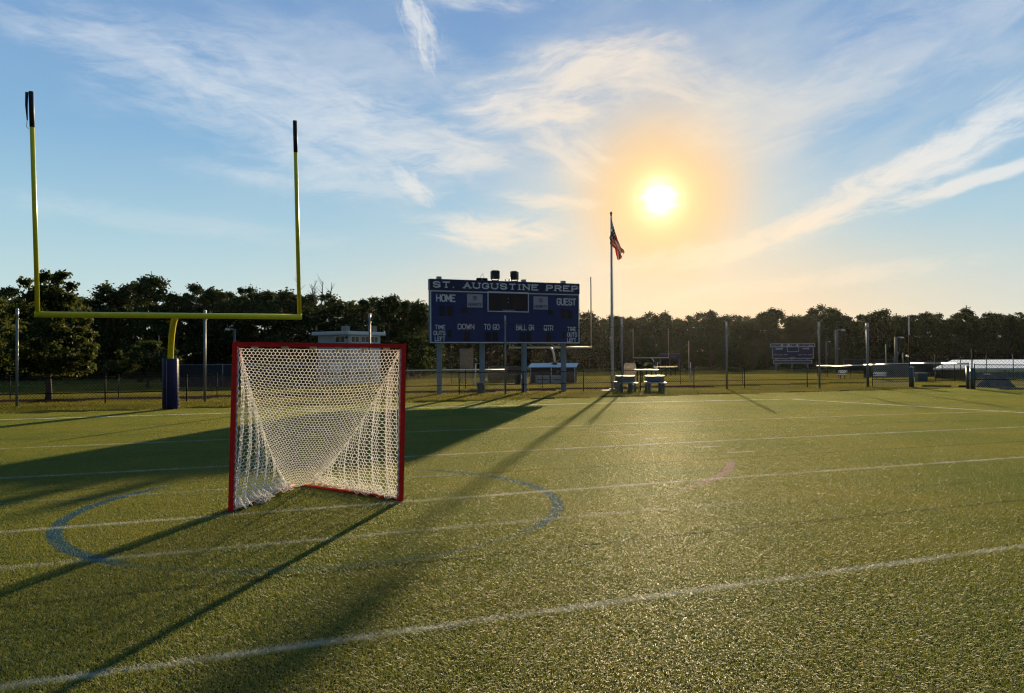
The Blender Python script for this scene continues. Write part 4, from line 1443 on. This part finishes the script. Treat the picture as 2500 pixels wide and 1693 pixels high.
t = thing('portable_goal', 'small white portable goal frame beside the second scoreboard leg', 'goal', p, .2)
mb = MB(); a = 8 * s
mb.tube([(-a, 0, 0), (-a, 0, h), (a, 0, h), (a, 0, 0)], .035, 8); obj('frame', mb, M_WHITE, t)
mb = MB()
for sx in (-a, a): mb.tube([(sx, 0, h), (sx, .25, h * .95), (sx, .7, 0.02), (sx, 0, .02)], .025, 7)
mb.tube([(-a, .7, .02), (a, .7, .02)], .025, 7); obj('rear_frame', mb, M_WHITE, t)

Y = 60; p = gY(1351, Y); s = Y / F
t = thing('team_shelter', 'long white roofed team shelter behind the two right scoreboard legs', 'shelter', p)
zr = PY(1351, 887, Y).z - p.z; ze = PY(1351, 896, Y).z - p.z; hw = 58 * s
mb = MB()
for q in ((-hw, hw, -hw - .12, hw + .12),):
    f0, f1 = [(-hw - .15, -.55, ze), (hw - .1, -.55, ze), (hw + .12, .4, zr), (-hw + .15, .4, zr)], .05
    mb.poly(f0); mb.poly([(x, y, z - .05) for x, y, z in f0[::-1]])
    for i in range(4):
        j = (i + 1) % 4; P_, Q_ = f0[i], f0[j]
        mb.poly([P_, (P_[0], P_[1], P_[2] - .05), (Q_[0], Q_[1], Q_[2] - .05), Q_])
obj('roof', mb, mat('shelter_white', (.60, .60, .68), .5), t)
mb = MB(); mb.box((0, .42, zr / 2 - .02), (2 * hw, .05, zr - .1)); obj('back_wall', mb, mat('shelter_dark', (.05, .05, .08), .6), t)
for x in (-hw + .05, -.2, hw - .25):
    mb = MB(); mb.tube([(x, -.5, 0), (x, -.5, ze - .04)], .035, 8); obj('post', mb, M_WHITE, t)
mb = MB(); mb.box((0, .1, .42), (2 * hw - .3, .3, .05))
for x in (-hw + .5, 0, hw - .5): mb.box((x, .1, .2), (.06, .26, .4))
obj('bench', mb, mat('bench_navy', (.03, .03, .07), .6), t)
for i, x in enumerate((-hw + 1.0, -hw + 2.3)):
    o = p + Vector((x, -.9, 0))
    k = thing('equipment_box', ('white equipment box before the left end of the team shelter', 'white equipment box before the team shelter, half hidden by the dark pad')[i], 'box', o, 0, 'white equipment boxes')
    mb = MB(); mb.box((0, 0, .32), (1.1, .5, .56), bev=.03); obj('body', mb, mat('box_white', (.46, .47, .54), .5), k)
    mb = MB(); mb.box((0, 0, .64), (1.14, .54, .08), bev=.02); obj('lid', mb, mat('box_lid', (.58, .58, .64), .5), k)
    mb = MB(); mb.box((0, -.262, .36), (.9, .02, .05)); obj('handle', mb, M_FENCE, k)

b = G(1264, 939); s = b.y / F; h = 25 * s
t = thing('trash_can', 'black tapered trash can behind the fence, left of a scoreboard leg', 'bin', b)
mb = MB(); r1, r0 = 9.5 * s, 7.2 * s
mb.lathe([(0, 0), (r0, 0), (r0 * 1.02, .04), (r1, h * .92), (r1 * .9, h * .92), (r0 * .9, .1)], 24); obj('body', mb, M_BLACK, t)
mb = MB(); mb.lathe([(r1 * .98, h * .92), (r1 * 1.08, h * .93), (r1 * 1.08, h), (r1 * .9, h), (r1 * .88, h * .93)], 24); obj('rim', mb, M_BLACK, t)
b = G(1173, 962); s = b.y / F
t = thing('meter_box', 'grey green electric cabinet at the foot of the second scoreboard leg', 'cabinet', b + Vector((0, .1, 0)), ANG)
mb = MB(); w_, h = 14 * s, 27 * s
mb.box((0, 0, h / 2), (w_, .24, h), bev=.02); obj('body', mb, mat('cabinet_grey', (.12, .15, .14), .5), t)
mb = MB(); mb.box((0, -.127, h / 2), (w_ * .8, .016, h * .82), bev=.01); dr = obj('door', mb, mat('cabinet_door', (.14, .17, .16), .5), t)
mb = MB(); mb.box((w_ * .28, -.145, h * .5), (.02, .03, .09)); obj('handle', mb, M_FENCE, dr)
mb = MB(); mb.box((0, 0, h + .012), (w_ * 1.1, .28, .024)); obj('lid', mb, M_GALV, t)

# ------------------------------------------------------------------ picnic tables
M_TBL = mat('picnic_steel', (.32, .34, .36), .42, .2, var=.1, scale=20)
M_TBLD = mat('picnic_grey', (.14, .155, .17), .6)
def picnic_table(x, y, rz, label):
    b = G(x, y); s = b.y / F
    t = thing('picnic_table', label, 'picnic table', b, rz, 'picnic tables behind the fence')
    mb = MB(); mb.box((0, 0, .74), (.86, .70, .05), bev=.012); obj('tabletop', mb, M_TBL, t)
    mb = MB(); mb.box((0, -.30, .60), (.84, .03, .24)); mb.box((0, .30, .60), (.84, .03, .24)); obj('apron', mb, M_TBLD, t)
    for sx in (-1, 1):
        mb = MB(); mb.box((sx * .28, 0, .36), (.12, .5, .72), bev=.02); obj('leg', mb, M_TBLD, t)
    for sy in (-1, 1):
        mb = MB(); mb.box((.03, sy * .72, .43), (.90, .28, .045), bev=.012); sb = obj('bench', mb, M_TBL, t)
        mb = MB()
        for sx in (-1, 1): mb.box((sx * .34, sy * .66, .2), (.10, .09, .41)); mb.box((sx * .34, sy * .44, .34), (.07, .46, .06))
        obj('bench_support', mb, M_TBLD, sb)
picnic_table(1526, 955.5, .06, 'picnic table nearest the flagpole, behind the black fence')
picnic_table(1598, 955.0, -.05, 'picnic table with a glinting top, the one farther right from the flagpole')

# ------------------------------------------------------------------ small far scoreboards
M_HAZB = mat('far_board_navy', (.016, .024, .12), .5)
M_LTF = mat('far_board_white', (.62, .68, .78), .6)


def far_board():
    Y = 120.0; s = Y / F
    Lx = lambda x: 1860 + x * .0699; Ly = lambda y: 820 + y * .0699
    c = PY(Lx(1075), 900, Y); z0 = tz(c.x, Y)
    t = thing('far_scoreboard', 'small far scoreboard with a white heading HOME OF THE HERMITS', 'scoreboard', (c.x, Y, z0))
    def q(x, y):
        p = PY(Lx(x), Ly(y), Y); return p.x - c.x, p.z - z0
    (a, zb), (b, zt) = q(300, 405), q(1845, 268)
    mb = MB(); mb.box(((a + b) / 2, 0, (zb + zt) / 2), (b - a, .3, zt - zb)); hd = obj('header_panel', mb, M_LTF, t)
    words('heading_lettering', mat('far_letter_navy', (.012, .018, .06), .6), t, 'HOME OF THE HERMITS', a + .1, b - .1, zb + .12, zt - .1, -.152, .11, True, .5)
    (a, zb), (b, zt) = q(362, 805), q(1790, 405)
    mb = MB(); mb.box(((a + b) / 2, .02, (zb + zt) / 2), (b - a, .22, zt - zb - .004)); obj('display_panel', mb, M_HAZB, t)
    fr = MB()
    for x in (a + .04, b - .04): fr.box((x, -.1, (zb + zt) / 2), (.09, .04, zt - zb - .1))
    fr.box(((a + b) / 2, -.102, zb + .05), (b - a - .1, .044, .09)); obj('border', fr, M_LTF, t)
    for w, x0, x1, y0, y1 in (('GUEST', 475, 745, 490, 425), ('HOME', 1410, 1650, 478, 430)):
        (a1, z1), (b1, z2) = q(x0, y0), q(x1, y1)
        mb = MB(); lettering(mb, w, a1, b1, z1, z2, -.092, .07); obj('lettering', mb, M_LTF, t)
    (a1, z1), (b1, z2) = q(880, 560), q(1270, 412)
    fr = MB()
    for x in (a1, b1): fr.box((x, -.11, (z1 + z2) / 2), (.08, .05, z2 - z1))
    fr.box(((a1 + b1) / 2, -.112, z1), (b1 - a1 - .08, .054, .08)); obj('clock_border', fr, M_LTF, t)
    for x0, x1, y in ((400, 895, 668), (1250, 1750, 668), (980, 1165, 755)):
        (a1, z1), (b1, z2) = q(x0, y + 14), q(x1, y - 14)
        n = 14 if x1 - x0 > 300 else 6; mb = MB()
        for i in range(n):
            if n == 14 and i in (4, 9): continue
            mb.box((a1 + (b1 - a1) * (i + .5) / n, -.098, (z1 + z2) / 2), ((b1 - a1) / n * .72, .02, (z2 - z1) * R.uniform(.6, .8)))
        obj('caption_strip', mb, M_LTF, t)
    (a1, z1), (b1, z2) = q(408, 962), q(1735, 862)
    mb = MB(); mb.box(((a1 + b1) / 2, .02, (z1 + z2) / 2), (b1 - a1, .2, z2 - z1)); lp = obj('lower_panel', mb, M_HAZB, t)
    fr = MB()
    for x in (a1, b1): fr.box((x, -.1, (z1 + z2) / 2), (.09, .05, z2 - z1 + .09))
    for z in (z1, z2): fr.box(((a1 + b1) / 2, -.102, z), (b1 - a1 - .1, .054, .09))
    obj('lower_border', fr, M_LTF, lp)
    for x in (515, 1070, 1622):
        u = q(x, 900)[0]; mb = MB(); mb.box((u, .26, (zb + .8) / 2 - .1), (.19, .2, zb + 1.0), bev=.02); obj('leg', mb, mat('far_leg', (.20, .20, .26), .6), t)
far_board()

Y = 155.0; s = Y / F
c = PY(1635, 900, Y); z0 = tz(c.x, Y)
t = thing('far_scoreboard', 'faint dark scoreboard with a pale lettered top, behind the small distant goalpost', 'scoreboard', (c.x, Y, z0))
fz = lambda y: PY(1635, y, Y).z - z0
mb = MB(); mb.box((0, 0, (fz(863) + fz(876)) / 2), (53 * s, .3, fz(862) - fz(876))); obj('display_panel', mb, mat('faint_board', (.035, .028, .06), .6), t)
mb = MB()
for i in range(9): mb.box(((i - 4) * 5.6 * s, -.16, fz(864.2)), (3.2 * s, .02, fz(862.8) - fz(865.6)))
mb.box((8 * s, -.16, fz(870)), (16 * s, .02, .1)); obj('heading_strip', mb, mat('faint_letters', (.16, .14, .18), .7), t)
for x in (-22, 1, 24):
    mb = MB(); mb.box((x * s, .3, fz(876) / 2), (.2, .2, fz(876) + .8)); obj('leg', mb, mat('faint_leg', (.12, .11, .13), .7), t)

# ------------------------------------------------------------------ things scattered over the far fields
Y = 62; p = gY(1538, Y); s = Y / F; h = PY(1538, 888, Y).z - p.z
t = thing('rebounder_net', 'pale square net in a rounded frame just right of the flagpole, far behind the fence', 'net', p)
mb = MB(); hw = 14 * s
pts = [(-hw, 0, 0), (-hw, 0, h * .8), (-hw * .9, 0, h * .97), (-hw * .75, 0, h), (hw * .75, 0, h), (hw * .9, 0, h * .97), (hw, 0, h * .8), (hw, 0, 0)]
mb.tube(pts, .035, 8); obj('frame', mb, M_WHITE, t)
mb = MB()
for i in range(34): x = -hw + 2 * hw * i / 33; mb.tube([(x, 0, .02), (x, .02, h * .97 if abs(x) < hw * .9 else h * .8)], .010, 4, cap=False)
for i in range(26): mb.tube([(-hw, 0, .03 + h * .8 * i / 25), (hw, 0, .03 + h * .8 * i / 25)], .010, 4, cap=False)
obj('net', mb, mat('net_pale', (.80, .72, .62), .6, trans=.4), t)


def low_bench(x0, x1, ytop, Y, label, m, legs=4, th=.05, dep=.3, group=None, back=False, rz=0.0):
    p = gY((x0 + x1) / 2, Y); L = (x1 - x0) * Y / F; h = max(.3, PY((x0 + x1) / 2, ytop, Y).z - p.z)
    t = thing('bench', label, 'bench', p, rz, group)
    sh = h * .55 if back else h
    mb = MB(); mb.box((0, 0, sh), (L, dep, th), bev=.01); obj('seat', mb, m, t)
    for i in range(legs):
        x = -L / 2 + L * (i + .5) / legs; mb = MB(); mb.box((x, 0, sh / 2 - .03), (.05, dep * .8, sh)); obj('leg', mb, M_FENCE, t)
    if back:
        mb = MB(); mb.box((0, dep * .55, h * .85), (L, .04, h * .32), bev=.01); obj('backrest', mb, m, t)
        mb = MB()
        for sx in (-1, 1): mb.tube([(sx * L * .4, dep * .3, sh), (sx * L * .4, dep * .62, h * .98)], .025, 6)
        obj('back_support', mb, M_FENCE, t)
M_WB = mat('bench_white', (.82, .80, .76), .28, spec=.6, var=.04)
low_bench(1550, 1607, 904, 60, 'long low white bench beside the pale square net', M_WB, 5, .10, .5)
low_bench(1597, 1655, 897, 85, 'long grey bench behind the low white one, near the small distant goalpost', mat('bench_grey', (.12, .11, .11), .6), 5, .08, .4)
low_bench(2047, 2067, 904.5, 58, 'small white bench with a backrest seen through the black fence, right of the far scoreboard', M_WB, 2, .05, .38, 'white benches with backs', True, -.5)
low_bench(2133, 2162, 909, 52, 'white bench with a backrest seen through the silver gate leaf', M_WB, 2, .05, .40, 'white benches with backs', True, -.5)
low_bench(2405, 2416, 914, 46, 'tilted short white bench behind the silver fence at the right edge', M_WB, 2, .05, .3, None, False, .5)


def stake(x, yb, yt, Y, r, m, label, nm='stake', cat='pole', lean=0.0, lamp=None, group=None):
    p = gY(x, Y); h = PY(x, yt, Y).z - p.z
    t = thing(nm, label, cat, p, 0, group)
    mb = MB(); mb.tube([(0, 0, -.1), (lean * .5, 0, h * .5), (lean, 0, h)], [r, r * .92, r * .8], 8); obj('pole', mb, m, t)
    if lamp:
        mb = MB(); mb.tube([(lean, 0, h - .1), (lean + lamp * .5, 0, h + .02), (lean + lamp, 0, h)], r * .5, 6); obj('arm', mb, m, t)
        mb = MB(); mb.box((lean + lamp, -.05, h - .04), (.5, .3, .16), bev=.05); obj('lamp_head', mb, M_ALU, t)
        mb = MB(); mb.box((r * 1.4, -.05, h * .55), (.25, .2, .3), bev=.03); obj('control_box', mb, M_GREY, t)
    else:
        mb = MB(); mb.lathe([(r, h - .02), (r * 1.05, h), (0, h + r)], 8, (lean, 0, 0)); obj('cap', mb, m, t)
    return t
M_LP = mat('light_pole_grey', (.13, .14, .15), .6)
stake(1682, 908, 833, 95, .05, mat('pale_yellow', (.58, .54, .34), .5), 'thin pale foul pole right of the small distant goalpost')
stake(1686, 908, 886, 62, .045, M_WHITE, 'short white stake below the pale foul pole', group=None)
stake(1601, 900, 885, 75, .035, M_WHITE, 'short leaning white stake right of the small dark goalpost pad', lean=.2)
stake(2043, 899, 806, 100, .22, M_LP, 'tall dark light pole right of the far scoreboard', 'light_pole', 'light pole', 0, .9, 'light poles before the far wood')
stake(2018, 895, 834, 140, .16, M_LP, 'smaller dark light pole between the far scoreboard and a taller light pole', 'light_pole', 'light pole', 0, .6, 'light poles before the far wood')
stake(2188, 900, 824, 100, .2, M_LP, 'dark light pole between the silver gate leaf and the far wood', 'light_pole', 'light pole', 0, .8, 'light poles before the far wood')
stake(573, 905, 804, 78, .14, M_LP, 'dark light pole rising behind the top left corner of the lacrosse goal', 'light_pole', 'light pole', 0, -.7, 'light poles before the far wood')
stake(2163, 900, 842, 85, .06, mat('foul_pole_green', (.30, .34, .16), .5), 'thin yellow green foul pole behind the silver gate leaf')
stake(2205, 900, 863, 105, .10, M_LP, 'plain dark post beside the light pole behind the silver gate leaf')
stake(2372, 905, 857, 47, .045, M_FENCE, 'thin crooked dark pole before the white dugout roof', lean=.05)
stake(388, 900, 821, 74, .07, mat('marker_yellow', (.30, .27, .08), .5), 'yellow green marker pole above the low spreading tree')

# white roofed dugout on the right
def dugout():
    Y = 54.0; s = Y / F
    c = PY(2430, 900, Y); z0 = tz(c.x, Y)
    t = thing('dugout', 'low building with a broad bright white roof at the right edge', 'building', (c.x, Y, z0), -.02)
    q = lambda x, y: (PY(x, y, Y).x - c.x, PY(x, y, Y).z - z0)
    (xl, ze), (xr, _), (xt, zr) = q(2280, 900), q(2640, 900), q(2316, 879)
    Yr = 14.0
    f = (Y + Yr) / Y
    zr2 = (PY(2316, 879, Y + Yr).z - z0); xt2 = PY(2316, 879, Y + Yr).x - c.x; xr2 = PY(2640, 879, Y + Yr).x - c.x
    top = [(xl, 0, ze), (xr, 0, ze), (xr2, Yr, zr2), (xt2, Yr, zr2)]
    mb = MB(); mb.poly(top); mb.poly([(x, y, z - .12) for x, y, z in top[::-1]])
    for i in range(4):
        P_, Q_ = top[i], top[(i + 1) % 4]
        mb.poly([P_, (P_[0], P_[1], P_[2] - .12), (Q_[0], Q_[1], Q_[2] - .12), Q_])
    obj('roof', mb, mat('dugout_white', (.92, .92, .93), .42, spec=.8, var=.02), t)
    mb = MB(); mb.box(((xl + xr) / 2 + .6, Yr - .2, zr2 / 2 - .4), (xr - xl - 1.2, .2, zr2 + .3)); obj('wall', mb, mat('dugout_wall', (.05, .055, .05), .8), t)
    mb = MB()
    mb.box(((xl + xr) / 2, .5, .2), (xr - xl - .8, .15, .5)); obj('front_wall', mb, mat('dugout_front', (.06, .07, .06), .8), t)
    for k in range(5):
        x = xl + .4 + (xr - xl - .8) * k / 4; mb = MB(); mb.tube([(x, .3, -.2), (x, .3, ze - .05)], .05, 8); obj('post', mb, M_FENCE, t)
dugout()

p = gY(2249, 48); t = thing('storage_bin', 'teal grey storage bin on the grass beyond the gate opening', 'bin', p)
mb = MB(); mb.box((0, 0, .26), (.62, .45, .5), bev=.03); obj('body', mb, mat('bin_teal', (.05, .09, .10), .6), t)
mb = MB(); mb.box((0, 0, .54), (.70, .5, .05), bev=.015); obj('lid', mb, mat('bin_lid', (.10, .15, .15), .5), t)

# heap of dark mulch behind the silver fence
b = G(2470, 949); s = b.y / F
mb = MB(); n, mrows = 40, 10
for i in range(mrows + 1):
    for j in range(n):
        a = 2 * math.pi * j / n; r_ = (1 - i / mrows)
        x = 45 * s * r_ ** .8 * math.cos(a) * (1 + .10 * math.sin(3 * a + 1)); y = .8 * r_ ** .8 * math.sin(a)
        z = 32 * s * (1 - r_ ** 1.6) * (1 + .06 * math.sin(5 * a + i))
        mb.v.append((x + R.uniform(-.02, .02), y + R.uniform(-.02, .02), z - .02 + R.uniform(-.015, .015)))
for i in range(mrows):
    for j in range(n):
        mb.f.append((i * n + j, i * n + (j + 1) % n, (i + 1) * n + (j + 1) % n, (i + 1) * n + j)); mb.smooth.append(True)
tag(obj('mulch_heap', mb, ground_material('heap_mulch', (.018, .018, .022), (.04, .04, .045), scale=5), None, b + Vector((0, 1.2, 0))), 'dark heap behind the silver fence at the right edge', 'heap')
for i, (x0, x1, y, lab) in enumerate(((2250, 2322, 946, 'black drain pipe lying across the gate opening on the grass'), (2340, 2362, 946, 'short black pipe end lying at the dark gate post'),
                                      (2440, 2560, 952, 'black pipe lying on pale edging under the silver fence at the right edge'))):
    a, b = G(x0, y), G(x1, y + .4); d = b - a
    mb = MB(); n = max(3, int(d.length / .06)); 
    mb.tube([d * (k / n) + Vector((0, 0, .055)) for k in range(n + 1)], [.055 + .006 * (k % 2) for k in range(n + 1)], 10)
    tag(obj('drain_pipe', mb, M_BLACK, None, a), lab, 'pipe', 'black pipes on the ground')
a, b = G(1470, 956), G(1492, 955.5)
mb = MB(); d = b - a; mb.box((d.x / 2, 0, .03), (d.length, .35, .06), bev=.015)
tag(obj('paving_slab', mb, M_CONC, None, a, math.atan2(d.y, d.x)), 'pale concrete slab at the foot of the flagpole', 'slab')
# ground strip of pale edging under the picnic tables
kind(sheet('edging', steps(7.2, 16.5, 10), steps(33.35, 33.55, 1), mat('edging_pale', (.35, .32, .22), .6), .012), 'structure')


# ------------------------------------------------------------------ air
def haze():
    mb = MB(); mb.box((0, 150, 10.2), (620, 320, 25.0))
    m = bpy.data.materials.new('haze_air'); m.use_nodes = True
    k = NT(m.node_tree); k.n.clear()
    v = k.new('ShaderNodeVolumePrincipled')
    v.inputs['Color'].default_value = (.9, .9, .9, 1); v.inputs['Density'].default_value = .000022; v.inputs['Anisotropy'].default_value = .72
    o = k.new('ShaderNodeOutputMaterial'); k.l.new(v.outputs[0], o.inputs['Volume'])
    kind(obj('haze', mb, m), 'stuff')
haze()
